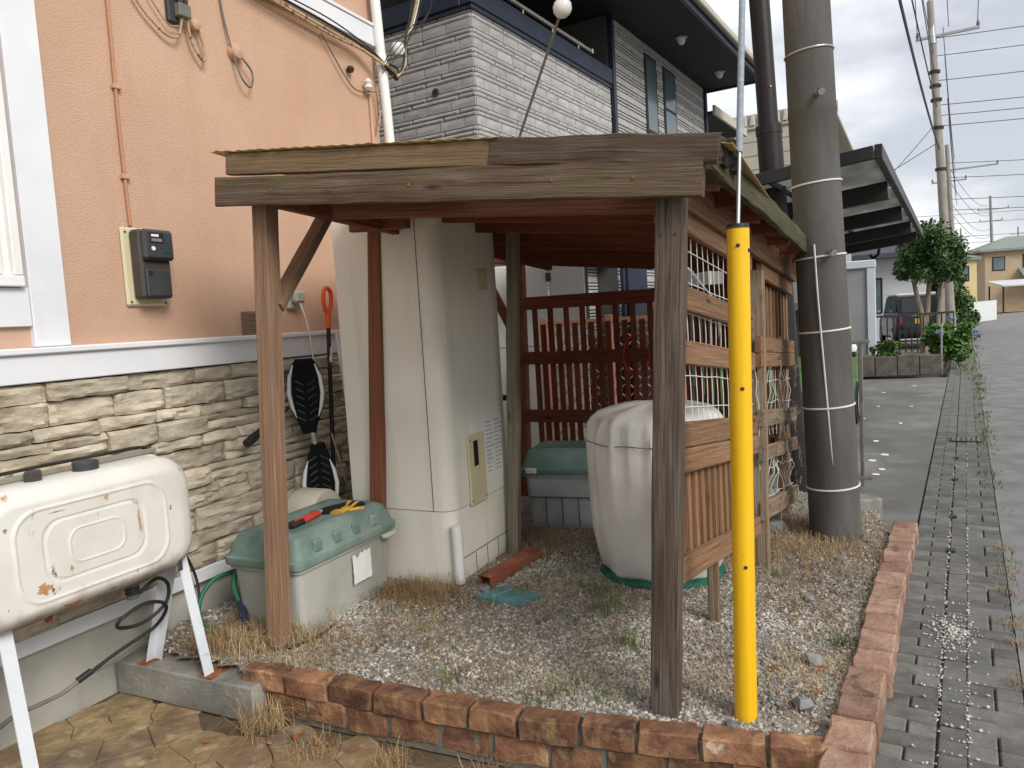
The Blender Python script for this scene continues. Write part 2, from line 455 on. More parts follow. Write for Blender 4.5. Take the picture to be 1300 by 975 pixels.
M['cover'] = mat('silver_tarpaulin', [(.55, .535, .495), (.62, .605, .57), (.68, .67, .64)], ns=2.6, det=8, rough=.42, bump=.6, bns=6, spec=.55, spots=[((.5, .46, .38), (1, 1, 1), 1.6, .52, .75, .4)])
M['net_green'] = mat('green_hem', [(.008, .075, .045), (.015, .13, .08)], ns=20, rough=.7, bump=.4, bns=80)
M['hose_green'] = mat('green_hose', [(.012, .10, .045), (.03, .17, .085)], ns=6, rough=.45, bump=.03)
M['manhole'] = mat('teal_cover', [(.06, .21, .22), (.10, .30, .31), (.15, .36, .36)], ns=7, det=8, rough=.7, bump=.3, bns=40, spots=[((.2, .18, .14), (1, 1, 1), 6, .56, .7, .7)])
M['red_pipe'] = mat('terracotta_channel', [(.2, .06, .035), (.29, .095, .055), (.35, .14, .085)], ns=5, rough=.7, bump=.15, spots=[((.07, .035, .025), (1, 1, 1), 6, .55, .7, .7)])
M['orange_plastic'] = mat('orange_plastic', [(.72, .10, .03), (.82, .15, .05)], ns=5, rough=.45, bump=.02)
M['red_plastic'] = mat('red_plastic', [(.42, .035, .02), (.52, .06, .035)], ns=5, rough=.45, bump=.02)
M['yellow_glove'] = mat('ochre_rubber', [(.55, .3, .03), (.68, .4, .06)], ns=9, rough=.7, bump=.1)
M['white_plastic'] = mat('white_plastic', [(.68, .68, .66), (.76, .76, .74)], ns=4, rough=.4, bump=.02)
M['steel'] = mat('galvanised_steel', [(.33, .34, .35), (.46, .47, .48)], ns=9, rough=.45, bump=.05, metal=.7)
M['chrome'] = mat('chrome', [(.7, .7, .7), (.8, .8, .8)], ns=3, rough=.15, bump=0, metal=1)
M['wire_white'] = mat('white_wire', [(.6, .59, .55), (.74, .73, .69)], ns=14, rough=.5, bump=.02, spots=[((.3, .2, .12), (1, 1, 1), 9, .64, .72, .6)])
M['yellow'] = mat('yellow_guard_plastic', [(.72, .40, .008), (.78, .46, .012), (.82, .5, .02)], (.5, 8, 8), 3, 8, .42, .04, spots=[((.45, .27, .04), (.6, 14, 14), 4, .6, .72, .5), ((.2, .13, .04), (6, 30, 30), 4, .68, .73, .7)])
M['pole_conc'] = mat('utility_pole_concrete', [(.068, .064, .059), (.092, .087, .081), (.125, .12, .113)], (1, 4, 4), 1.4, 9, .8, .2, (1, 1, 1), 60, spots=[((.085, .1, .085), (.2, 6, 6), 2.2, .58, .7, .6), ((.23, .22, .205), (.4, 2, 2), 2.2, .6, .75, .5)])
M['pole_brown'] = mat('dark_brown_steel_pole', [(.014, .011, .011), (.024, .02, .02)], ns=3, rough=.45, bump=.02)
M['pole_far'] = mat('far_pole_concrete', [(.24, .22, .19), (.33, .31, .27)], ns=4, rough=.85, bump=.1)
M['wire_dark'] = mat('overhead_wire', [(.07, .07, .075), (.11, .11, .115)], ns=4, rough=.6, bump=0)
M['sheet'] = mat('tan_corrugated_sheet', [(.33, .22, .07), (.44, .31, .11), (.5, .38, .17)], ns=3, det=7, rough=.5, bump=.05, trans=0, spots=[((.2, .15, .08), (1, 1, 1), 3, .55, .75, .6)])
M['soot'] = mat('charred_end', [(.012, .011, .01), (.05, .045, .035)], ns=22, rough=.95, bump=.6)
# timber
M['w_red'] = wood('red_brown_stained_timber', (.135, .042, .024), (.2, .066, .036), (.255, .095, .053), vary=.15)
M['w_red2'] = wood('red_brown_post_timber', (.16, .062, .034), (.225, .092, .05), (.28, .125, .072), vary=.1)
M['w_beam'] = wood('weathered_beam_timber', (.075, .047, .028), (.12, .08, .05), (.18, .13, .085), ((.19, .165, .135), .45), ((.105, .105, .035), .55, .56))
M['w_beam_r'] = wood('grey_weathered_timber', (.055, .034, .023), (.095, .063, .044), (.15, .11, .08), ((.19, .165, .14), .5))
M['w_tan'] = wood('tan_timber', (.15, .09, .045), (.22, .145, .08), (.29, .2, .12), ((.16, .14, .1), .4), ((.15, .17, .05), .5, .66))
M['w_postl'] = wood('orange_grey_post_timber', (.19, .105, .06), (.29, .17, .105), (.37, .235, .155), ((.22, .185, .15), .5))
M['w_postr'] = wood('silvered_post_timber', (.055, .038, .028), (.10, .073, .056), (.165, .128, .10), ((.21, .185, .158), .55))
M['w_mid'] = wood('olive_grey_post_timber', (.19, .155, .105), (.29, .245, .18), (.39, .345, .26), ((.24, .22, .18), .6))
M['w_side'] = wood('warm_brown_side_timber', (.165, .083, .042), (.255, .138, .074), (.345, .205, .12), ((.2, .15, .105), .5))
M['w_moss'] = wood('mossy_timber', (.05, .043, .024), (.09, .082, .042), (.15, .14, .075), None, ((.10, .11, .035), .7, .50), kn=False)
M['w_grey_side'] = wood('faded_side_timber', (.15, .095, .055), (.23, .155, .095), (.33, .25, .17), ((.3, .29, .24), .7))
# neighbours
M['siding_grey'] = mat('grey_siding', [(.36, .35, .335), (.43, .42, .405), (.5, .49, .47)], ns=6, det=8, rough=.85, bump=.5, bns=45, vary=.08)  # the block siding's own grey, same on every face
M['siding_joint'] = mat('siding_joint', [(.075, .073, .07), (.105, .103, .1)], ns=5, rough=.9, bump=.1)
M['navy_metal'] = mat('navy_metal_trim', [(.018, .024, .043), (.03, .039, .065)], ns=3, rough=.4, bump=.02)
M['soffit'] = mat('black_soffit', [(.022, .022, .024), (.035, .035, .037)], ns=2, rough=.7, bump=.05)
M['alu'] = mat('aluminium', [(.42, .4, .36), (.52, .5, .46)], ns=4, rough=.35, bump=0, metal=.6)
M['lampglass'] = mat('lamp_globe', [(.6, .6, .58), (.7, .7, .68)], ns=3, rough=.3, bump=0)
M['carport'] = mat('black_aluminium', [(.016, .016, .017), (.028, .028, .03)], ns=3, rough=.45, bump=0)
M['poly'] = mat('smoke_polycarbonate', [(.30, .32, .32), (.38, .40, .40)], ns=2, rough=.25, bump=.02, trans=.75, spots=[((.4, .36, .2), (1, 1, 1), 2.6, .62, .7, .5)])
M['cabinet'] = mat('off_white_panel', [(.62, .61, .575), (.68, .67, .63)], ns=1.5, rough=.5, bump=.02)
M['pink_trellis'] = mat('terracotta_trellis', [(.42, .2, .14), (.52, .27, .19)], ns=4, rough=.8, bump=.2)
M['shed'] = mat('grey_shed_panel', [(.24, .245, .26), (.29, .295, .31)], ns=1.5, rough=.5, bump=.02)
M['shed_trim'] = mat('pale_shed_trim', [(.47, .51, .57), (.56, .6, .65)], ns=2, rough=.45, bump=0)
M['beige_wall'] = mat('beige_siding', [(.44, .405, .335), (.5, .465, .39)], ns=4, rough=.85, bump=.2, bns=40)
M['greige_wall'] = mat('greige_tile', [(.34, .315, .275), (.42, .39, .345)], (1, 1, 3), 9, 5, .85, .3)
M['house_white'] = mat('pale_house_render', [(.52, .53, .54), (.6, .61, .62)], ns=2, rough=.85, bump=.1)
M['roof_dark'] = mat('dark_roof_tile', [(.04, .045, .055), (.075, .08, .095)], ns=9, rough=.6, bump=.3)
M['yellow_house'] = mat('yellow_render', [(.66, .52, .26), (.73, .6, .33)], ns=2, rough=.85, bump=.1)
M['ochre_house'] = mat('ochre_siding', [(.40, .30, .19), (.48, .37, .245)], ns=3, rough=.85, bump=.15)
M['roof_green'] = mat('green_roof_tile', [(.19, .22, .195), (.25, .285, .25)], ns=7, rough=.7, bump=.3)
M['white_fence'] = mat('white_fence_paint', [(.66, .7, .68), (.75, .78, .76)], ns=3, rough=.6, bump=0)
M['green_car'] = mat('green_car_paint', [(.10, .2, .065), (.13, .24, .085)], ns=2, rough=.2, bump=0, spec=.6)
M['navy_car'] = mat('dark_navy_car_paint', [(.010, .011, .018), (.018, .02, .03)], ns=2, rough=.2, bump=0, spec=.6)
M['rubber'] = mat('tyre_rubber', [(.012, .012, .012), (.025, .025, .025)], ns=8, rough=.85, bump=.1)
M['lamp_red'] = mat('red_lens', [(.35, .015, .015), (.45, .03, .03)], ns=3, rough=.2, bump=0)
M['plate'] = mat('yellow_number_plate', [(.75, .48, .03), (.8, .53, .05)], ns=3, rough=.5, bump=0)
M['bark'] = mat('bark', [(.13, .10, .07), (.22, .18, .13), (.3, .26, .2)], (1, 5, 5), 4, 8, .9, .7, (1, 4, 4), 16)
m_ = bpy.data.materials.new('smoke_polycarbonate_sheet'); m_.use_nodes = True
nt_ = m_.node_tree; bs_ = nt_.nodes['Principled BSDF']; bs_.inputs['Base Color'].default_value = (.30, .32, .32, 1); bs_.inputs['Roughness'].default_value = .2
tr_ = nt_.nodes.new('ShaderNodeBsdfTranslucent'); ms_ = nt_.nodes.new('ShaderNodeMixShader'); ms_.inputs[0].default_value = .7
nz_t = nt_.nodes.new('ShaderNodeTexNoise'); nz_t.inputs['Scale'].default_value = 3.0; cr_t = nt_.nodes.new('ShaderNodeValToRGB')
cr_t.color_ramp.elements[0].color = (.36, .36, .32, 1); cr_t.color_ramp.elements[1].color = (.50, .53, .53, 1); cr_t.color_ramp.elements[0].position = .35; cr_t.color_ramp.elements[1].position = .6
nt_.links.new(nz_t.outputs['Fac'], cr_t.inputs['Fac']); nt_.links.new(cr_t.outputs['Color'], tr_.inputs['Color'])
nt_.links.new(bs_.outputs[0], ms_.inputs[1]); nt_.links.new(tr_.outputs[0], ms_.inputs[2]); nt_.links.new(ms_.outputs[0], nt_.nodes['Material Output'].inputs['Surface'])
M['poly'] = m_
M['rust_stain'] = mat('rust_stain', [(.3, .13, .05), (.45, .24, .11), (.55, .36, .2)], ns=22, rough=.85, bump=.1)
def leafmat(name, a, b, c):
    m = mat(name, [a, b, c], ns=2.2, det=3, rough=.5, bump=0, island=.35, spec=.35)
    m.node_tree.nodes['Principled BSDF'].inputs['Subsurface Weight'].default_value = 0
    return m
M['leaf_dark'] = leafmat('dark_green_leaf', (.03, .066, .02), (.055, .11, .032), (.095, .16, .052))
M['leaf_hyd'] = leafmat('hydrangea_leaf', (.045, .105, .02), (.08, .165, .033), (.13, .23, .055))
M['leaf_hedge'] = leafmat('hedge_leaf', (.035, .075, .02), (.06, .115, .03), (.1, .16, .05))
M['flower_blue'] = leafmat('blue_flower', (.2, .26, .42), (.28, .34, .5), (.4, .45, .58))
M['grass_green'] = leafmat('weed_green', (.06, .10, .025), (.10, .15, .04), (.16, .2, .07))
M['grass_dry'] = leafmat('dry_grass', (.2, .125, .06), (.33, .225, .115), (.47, .36, .2))
M['leaf_litter'] = leafmat('leaf_litter', (.11, .06, .03), (.19, .115, .06), (.28, .19, .11))
M['leaf_dead'] = leafmat('dead_leaf', (.16, .05, .025), (.26, .09, .04), (.36, .19, .09))

# ------------------------------------------------------------------ ground, road, pavement
def sheet(name, pts, z, m):
    b = MB(); b.poly([(x, y, z) for x, y in pts])
    return kind(b.build(name, m), 'structure')

sheet('ground', [(-300, -60), (300, -60), (300, 400), (-300, 400)], -.16, M['earth'])

# road: straight along the pavement, then bending to the right
def rdp(s, t): p = RD.P(s, t, 0); return (p.x, p.y)
left = [rdp(s, 0) for s in (-8, 0, 15, 30, 46, 54)] + [(40.5, 57.5), (52, 63), (75, 70), (110, 76)]
right = [rdp(s, 5.6) for s in (-8, 0, 15, 30)] + [(30.5, 34.0), (48, 49), (75, 58), (110, 63)]
sheet('road', left + right[::-1], 0.0, M['asphalt'])
sheet('far_road_shoulder', [rdp(s, 5.61) for s in (-8, 0, 15, 30)] + [(31, 33.2), (60, 40), (60, -20), (5, -20)], -.01, M['concrete'])

# pavement: interlocking concrete pavers between the kerb bricks and the road
PW = .49
side = kind(MB().poly([RD.P(-4.2, -PW - .03, -.022), RD.P(-4.2, -.004, -.022), RD.P(45, -.004, -.022), RD.P(45, -PW - .03, -.022)]).build('sidewalk', M['joint']), 'structure')
b = MB(); b.box((0, 0, -.02), (.194, .094, .04), ch=.006); pav_full = b.mesh('paver', (0, 0, 0)); pav_full.materials.append(M['paver'])
b = MB(); b.box((0, 0, -.02), (.094, .094, .04), ch=.006); pav_half = b.mesh('paver_half', (0, 0, 0)); pav_half.materials.append(M['paver'])
b = MB(); b.box((0, 0, -.02), (.092, .192, .04), ch=.006); pav_long = b.mesh('paver_long', (0, 0, 0)); pav_long.materials.append(M['paver'])
angR = RD.ang - math.pi / 2      # local x across the pavement, local y along it
npav = 0
rest = MB()
def paver(me, dims, t, s):
    global npav
    zz = random.uniform(-.005, .001)
    p = RD.P(s, t, zz)
    if npav < 300 and -2.2 < s < 5.5:
        inst('paver', me, p, angR + random.uniform(-.012, .012), side); npav += 1
    else:
        rest.box(p - Vector((0, 0, .02)), (dims[0], dims[1], .04), (RD.n, RD.u, Z), .005)
s = -2.6; row = 0
while s < 24:
    if row % 2 == 0: paver(pav_full, (.194, .094), -PW + .10, s)
    else:
        paver(pav_half, (.094, .094), -PW + .05, s); paver(pav_half, (.094, .094), -PW + .15, s)
    if row % 2 == 0: paver(pav_long, (.092, .192), -PW + .25, s + .05)
    if (row // 2) % 2 == 0: paver(pav_full, (.194, .094), -.10, s)
    else:
        paver(pav_half, (.094, .094), -.05, s); paver(pav_half, (.094, .094), -.15, s)
    s += .1; row += 1
kind(rest.build('paver_run', M['paver'], side), 'stuff')
# small square drain holes and the grating along the pavement
for s in (.78, 1.62, 2.9, 3.9):
    b = MB(); b.box(RD.P(s, -PW + .215, .0065), (.045, .07, .008), (RD.n, RD.u, Z), .002)
    b.build('drain_hole', M['black_plastic'], side)
gr = thing('drain_grating', RD.P(4.95, -.2, 0), 'small slotted drain grating set in the grey paver strip', 'drain')
MB().box(RD.P(4.95, -.2, .004), (.30, .22, .012), (RD.n, RD.u, Z), .002).build('frame', M['black_plastic'], gr)
for k in range(6):
    MB().box(RD.P(4.95, -.32 + k * .048, .013), (.024, .2, .012), (RD.n, RD.u, Z), .003).build('bar', M['concrete'], gr)
# white pebbles washed into the joints
def pebbles(name, pts, m, parent=None, rr=(.004, .008), flat=.7):
    n = len(pts)
    t = (1 + 5 ** .5) / 2
    iv = np.array([(-1, t, 0), (1, t, 0), (-1, -t, 0), (1, -t, 0), (0, -1, t), (0, 1, t), (0, -1, -t), (0, 1, -t), (t, 0, -1), (t, 0, 1), (-t, 0, -1), (-t, 0, 1)]) / math.sqrt(1 + t * t)
    fc = np.array([(0, 11, 5), (0, 5, 1), (0, 1, 7), (0, 7, 10), (0, 10, 11), (1, 5, 9), (5, 11, 4), (11, 10, 2), (10, 7, 6), (7, 1, 8), (3, 9, 4), (3, 4, 2), (3, 2, 6), (3, 6, 8), (3, 8, 9), (4, 9, 5), (2, 4, 11), (6, 2, 10), (8, 6, 7), (9, 8, 1)])
    r = rng.uniform(rr[0], rr[1], n) * rng.choice([1, 1, 1, 1.4], n)
    V = iv[None] * (1 + rng.uniform(-.28, .28, (n, 12, 1)))
    V = V * np.stack([rng.uniform(.8, 1.35, n), rng.uniform(.7, 1.1, n), rng.uniform(.5, .9, n) * flat / .7], 1)[:, None, :]
    a = rng.uniform(0, 2 * math.pi, n); bt = rng.uniform(-.5, .5, n)
    x = V[:, :, 0] * np.cos(bt)[:, None] - V[:, :, 2] * np.sin(bt)[:, None]
    z = V[:, :, 0] * np.sin(bt)[:, None] + V[:, :, 2] * np.cos(bt)[:, None]
    X = x * np.cos(a)[:, None] - V[:, :, 1] * np.sin(a)[:, None]
    Y = x * np.sin(a)[:, None] + V[:, :, 1] * np.cos(a)[:, None]
    W = np.stack([X, Y, z], 2) * r[:, None, None] + np.array(pts)[:, None, :]
    FF = fc[None] + (np.arange(n) * 12)[:, None, None]
    mb = MB(); mb.V = W.reshape(-1, 3).tolist(); mb.F = [tuple(q) for q in FF.reshape(-1, 3).tolist()]; mb.G = mb.V
    return kind(mb.build(name, m, parent), 'stuff')
pts = []
for t, den in ((-PW + .2, 75), (-PW + .3, 48)):
    s = -2.2
    while s < 4.0:
        s += random.expovariate(den * (1.0 if s < 1.6 else .35) * (.4 + .9 * abs(noise.noise(Vector((s * 1.7, t * 9, 0))))))
        pts.append(tuple(RD.P(s, t + random.gauss(0, .004), .003)))
for _ in range(230):
    pts.append(tuple(RD.P(-.55 + random.gauss(0, .1), -PW + .235 + random.gauss(0, .045), .005)))
for _ in range(120):
    s0 = -1.9 + .1 * random.randrange(18)
    pts.append(tuple(RD.P(s0 + .05 + random.gauss(0, .003), random.uniform(-PW + .12, -.12), .003)))
pebbles('joint_pebbles', pts, M['pebble_white'], rr=(.003, .0058))
tag(bpy.data.objects['joint_pebbles'], 'white pebbles washed into the joints of the grey pavers', 'pebbles')

# neighbour's concrete forecourt
sheet('driveway', [rdp(.96, -PW - .004), rdp(12.2, -PW - .004), (7.0, 15.0), (2.1, 11.6), (-.1, 8.4), (1.8, 6.35)], .004, M['concrete'])

# ------------------------------------------------------------------ raised gravel bed and its edging
FB = [(-1.30, 3.29), (-1.165, 3.235), (-.66, 3.0), (-.09, 2.74), (.39, 2.565), (.98, 2.40)]
bed = [(-1.28, 3.33), (-.62, 3.05), (.0, 2.78), (.5, 2.6), (1.0, 2.47), (1.22, 2.82), (2.3, 4.6), (2.46, 5.05), (2.62, 5.5), (2.2, 6.1), (.3, 7.0), (-.75, 6.2), (-1.95, 3.72), (-1.86, 3.64)]
def inpoly(x, y, P):
    c = False; j = len(P) - 1
    for i in range(len(P)):
        if (P[i][1] > y) != (P[j][1] > y) and x < (P[j][0] - P[i][0]) * (y - P[i][1]) / (P[j][1] - P[i][1]) + P[i][0]: c = not c
        j = i
    return c
def bedz(x, y): return .088 + .014 * noise.noise(Vector((x * 1.6, y * 1.6, 3))) + .006 * noise.noise(Vector((x * 6, y * 6, 1)))
mb = MB(); idx = {}; st = .06
nx, ny = 84, 80
for i in range(nx):
    for j in range(ny):
        x, y = -2.1 + i * st, 2.3 + j * st
        idx[(i, j)] = len(mb.V); mb.V.append((x, y, bedz(x, y))); mb.G.append((x, y, 0))
for i in range(nx - 1):
    for j in range(ny - 1):
        x, y = -2.1 + (i + .5) * st, 2.3 + (j + .5) * st
        if inpoly(x, y, bed): mb.F.append((idx[(i, j)], idx[(i + 1, j)], idx[(i + 1, j + 1)], idx[(i, j + 1)]))
kind(mb.build('gravel_bed', M['gravelbase'], smooth=60), 'structure')
kind(MB().prism([(x, y, -.155) for x, y in bed], (0, 0, .2)).build('bed_fill', M['earth']), 'structure')
def scatter(n, dens=None, P=bed):
    out = []
    while len(out) < n:
        x, y = random.uniform(-1.9, 2.7), random.uniform(2.4, 6.3)
        if random.random() > min(1, (3.6 / y) ** 2): continue
        if not inpoly(x, y, P): continue
        if dens and random.random() > dens(x, y): continue
        out.append((x, y, bedz(x, y) + .002))
    return out
def litter(x, y): return max(0.05, min(1, .5 + 1.6 * noise.noise(Vector((x * 1.3 + 4, y * 1.3, 7))) + (.5 if x > 1.25 else 0) + (.45 if y > 4.6 else 0) + (.6 if x < -1.15 else 0)))
gv = pebbles('gravel', scatter(36000, lambda x, y: 1.3 - litter(x, y)), M['gravel'], rr=(.0035, .0085))
tag(gv, 'pale loose gravel covering the raised bed', 'gravel')
gv = pebbles('dark_gravel', scatter(5200, lambda x, y: .35 + (.5 if x > .85 else 0)), M['gravel_dark'], rr=(.005, .011))
tag(gv, 'darker grey and brown stones mixed in the gravel bed', 'gravel')
for (x, y, r_) in [(1.02, 2.72, .045), (1.2, 3.05, .035), (.72, 2.62, .03), (1.72, 4.98, .07), (1.45, 3.75, .03), (-.22, 4.16, .035), (1.86, 4.3, .035)]:
    o = pebbles('loose_stone', [(x, y, bedz(x, y) + r_ * .35)], M['gravel_dark'], rr=(r_, r_ * 1.01), flat=.6)
    del o['kind']; tag(o, 'fist sized grey stone lying in the gravel bed', 'stone', 'larger stones in the gravel')

# front edging: two courses of brown blocks
edge = thing('brick_edging', (-.1, 2.75, -.1), 'two course brown brick edging between gravel bed and patio', 'edging')
def rough_box(mb, c, dims, ax, ch=.014, amp=.006, nx=4, ny=2):
    a, b_, d = ax; hx, hy, hz = [k / 2 for k in dims]; ro = Vector((random.uniform(-90, 90), 0, random.uniform(-90, 90)))
    rings = []
    pr = [(-hy + ch, -hz), (hy - ch, -hz), (hy, -hz + ch), (hy, 0), (hy, hz - ch), (hy - ch, hz), (0, hz), (-hy + ch, hz), (-hy, hz - ch), (-hy, 0), (-hy, -hz + ch)]
    st_ = [-hx, -hx + ch] + [-hx + ch + (2 * hx - 2 * ch) * k / nx for k in range(1, nx)] + [hx - ch, hx]
    for i, x in enumerate(st_):
        k = .8 if i in (0, len(st_) - 1) else 1
        ring = []
        for (y, z) in pr:
            q = Vector((x * 14, y * 14, z * 14)) + ro
            ring.append(Vector(c) + a * (x + amp * noise.noise(q)) + b_ * (y * k + amp * noise.noise(q + Vector((7, 0, 0)))) + d * (z * (k if z > 0 else 1) + amp * noise.noise(q + Vector((0, 7, 0)))))
        rings.append(ring)
    b0 = len(mb.V)
    mb.loft(rings)
    return mb
def along(P, d):
    for (x0, y0), (x1, y1) in zip(P, P[1:]):
        L = math.hypot(x1 - x0, y1 - y0)
        if d <= L: return Vector((x0 + (x1 - x0) * d / L, y0 + (y1 - y0) * d / L, 0)), Vector(((x1 - x0) / L, (y1 - y0) / L, 0))
        d -= L
    return None, None
for course, (z, off, start) in enumerate(((.073, 0, .0), (-.028, -.012, .11))):
    d = start
    while True:
        L = random.uniform(.205, .245)
        p, t = along(FB, d + L / 2)
        if p is None: break
        nn = Vector((t.y, -t.x, 0))       # to the camera
        mb = MB(); rough_box(mb, p + nn * (off - .045 + random.uniform(-.008, .008)) + Z * (z + random.uniform(-.006, .006)), (L - .014, .1, .09 if course == 0 else .104), (t, -nn, Z), .006, .009)
        mb.build('brick', M['brick'], edge, smooth=28)
        d += L
mb = MB()
for (x0, y0), (x1, y1) in zip(FB, FB[1:]):
    t = Vector((x1 - x0, y1 - y0, 0)).normalized(); nn = Vector((t.y, -t.x, 0))
    mb.beam(Vector((x0, y0, 0)) - nn * .055 + Z * -.005, Vector((x1, y1, 0)) - nn * .055 + Z * -.005, .075, .2, ch=.002)
mb.build('mortar', M['mortar'], edge)

kerb = thing('brick_kerb', (1.6, 3.5, 0), 'row of pinkish brick blocks edging the gravel bed beside grey pavers', 'kerb')
K0, K1 = Vector((.865, 2.24, 0)), Vector((2.435, 4.86, 0))
t = (K1 - K0).normalized(); nn = Vector((t.y, -t.x, 0)); d = 0; LK = (K1 - K0).length
while d < LK:
    L = random.uniform(.185, .235)
    p = K0 + t * (d + L / 2)
    mb = MB(); rough_box(mb, p + nn * (.072 + random.uniform(-.008, .008)) + Z * (.058 + random.uniform(-.005, .006)), (L - .01, .142, .13), (t, -nn, Z), .007, .009)
    mb.build('brick', M['brick_pink'], kerb, smooth=28)
    d += L
MB().beam(K0 + nn * .072 + Z * .045, K1 + nn * .072 + Z * .045, .11, .12, ch=.002).build('mortar', M['mortar'], kerb)

# stamped stone patio in front
patio = kind(MB().poly([(-3.2, .4, -.114), (1.25, .4, -.114), (1.0, 2.5, -.114), (-1.2, 3.4, -.114), (-1.9, 3.62, -.114), (-2.05, 3.7, -.114), (-3.2, 1.2, -.114)]).build('patio', M['patio_base']), 'structure')
wallpoly = [(-2.95, 1.7), (-2.03, 3.6), (-1.88, 3.58), (-1.30, 3.24), (-.66, 2.96), (-.09, 2.70), (.39, 2.525), (.95, 2.36), (.9, 1.6)]
seeds = []
random.seed(5)
for i in range(22):
    for j in range(20):
        seeds.append(Vector((-3.1 + i * .205 + (j % 2) * .1 + random.uniform(-.1, .1), .9 + j * .155 + random.uniform(-.075, .075), 0)))
for c in seeds:
    if not inpoly(c.x, c.y, wallpoly): continue
    cell = [c + Vector(v) for v in ((-.4, -.4, 0), (.4, -.4, 0), (.4, .4, 0), (-.4, .4, 0))]
    for o_ in seeds:
        if o_ is c or (o_ - c).length > .55: continue
        n_ = (o_ - c).normalized(); m_ = (o_ - c).length / 2 - .0014
        out = []
        for k in range(len(cell)):
            p, q = cell[k], cell[(k + 1) % len(cell)]
            dp, dq = (p - c).dot(n_) - m_, (q - c).dot(n_) - m_
            if dp <= 0: out.append(p)
            if dp * dq < 0: out.append(p.lerp(q, dp / (dp - dq)))
        cell = out
    if len(cell) < 3: continue
    ring = []
    for k in range(len(cell)):
        p, q = cell[k], cell[(k + 1) % len(cell)]
        for f in ((0, .33, .67) if (q - p).length > .05 else (0,)):
            w = p.lerp(q, f); ring.append(w + Vector((noise.noise(w * 11), noise.noise(w * 11 + Vector((5, 5, 0))), 0)) * .009)
    zt_ = -.104 + .002 * noise.noise(c * 3)
    top = [p + (c - p) * .025 + Z * zt_ for p in ring]
    mid = [p + Z * (zt_ - .004) for p in ring]
    low = [p + Z * -.113 for p in ring]
    mb = MB(); mb.loft([low, mid, top], cap=False); n_ = len(top)
    mb.F.append(tuple(2 * n_ + k for k in range(n_)))
    mb.build('paving_stone', M['patio'], patio)
random.seed(21)

# ------------------------------------------------------------------ orange rendered house
def hb(mb, s0, s1, t0, t1, z0, z1, ch=0.0, F=HW):
    return mb.box(F.P((s0 + s1) / 2, (t0 + t1) / 2, (z0 + z1) / 2), (abs(s1 - s0), abs(t1 - t0), abs(z1 - z0)), (F.u, F.n, Z), ch)
house = thing('rendered_house', HW.P(0, -1, -.1), 'house with orange rendered wall, white trim and tan ledge stone base', 'house')
hb(MB(), -3.0, 2.55, -6, 0, 1.45, 6.0).build('wall', M['stucco'], house)
hb(MB(), -3.0, 2.52, -5.9, -.02, -.15, .36).build('foundation', M['foundation'], house)
hb(MB(), -3.0, 2.54, -.05, .035, .27, .345, .004).build('drip_trim', M['white_paint'], house)
led = hb(MB(), -3.0, 2.56, -.05, .055, 1.45, 1.575, .004).build('ledge', M['white_paint'], house)
hb(MB(), -3.0, 2.57, -.05, .075, 1.575, 1.605, .006).build('ledge_cap', M['white_paint'], led)
clad = hb(MB(), -3.0, 2.53, -.1, .004, .345, 1.45).build('stone_cladding', M['stone_gap'], house)
def ledgestone(s0, s1, z0, z1, tf, parent):
    nx = max(4, int((s1 - s0) / .026)); nz_ = max(3, int((z1 - z0) / .014))
    ro = Vector((random.uniform(-99, 99), random.uniform(-99, 99), random.uniform(-99, 99)))
    mb = MB(); V = []; Fc = []
    tilt = random.uniform(-.012, .012); sl = random.uniform(-.012, .012)
    for j in range(nz_ + 1):
        for i in range(nx + 1):
            a = i / nx; c = j / nz_
            s = s0 + (s1 - s0) * a; z = z0 + (z1 - z0) * c
            ed = min(a, 1 - a) * (s1 - s0); ez = min(c, 1 - c) * (z1 - z0)
            rd = .010 * max(0, 1 - ed / .006) + .008 * max(0, 1 - ez / .005)
            q = Vector((s * 7, z * 22, 0)) + ro
            disp = .009 * noise.noise(q) + .008 * noise.noise(q * 2.7) + .004 * noise.noise(q * 6)
            step = .007 if noise.noise(Vector((s * 3, z * 30 + sl * 900 * (s - s0), 0)) + ro) > .1 else 0
            je = .006 * noise.noise(Vector((s * 16, j * 5, 2)) + ro) if j in (0, nz_) else 0
            js = .006 * noise.noise(Vector((z * 30, i * 3, 2)) + ro) if i in (0, nx) else 0
            V.append(HW.P(s + js, tf + disp + step - rd + tilt * (c - .5), z + je + sl * (a - .5) * .4))
    w = nx + 1
    for j in range(nz_):
        for i in range(nx):
            Fc.append((j * w + i, j * w + i + 1, (j + 1) * w + i + 1, (j + 1) * w + i))
    per = [i for i in range(w)] + [j * w + nx for j in range(1, nz_ + 1)] + [nz_ * w + i for i in range(nx - 1, -1, -1)] + [j * w for j in range(nz_ - 1, 0, -1)]
    b0 = len(V)
    for k in per:
        v = V[k]; d_ = (v - HW.o).dot(HW.n); V.append(v - HW.n * (d_ - .003))
    for k in range(len(per)):
        m_ = (k + 1) % len(per); Fc.append((per[k], per[m_], b0 + m_, b0 + k))
    mb.add(V, Fc); mb.build('stone', M['stone'], parent, smooth=22)
z = .352; r = 0
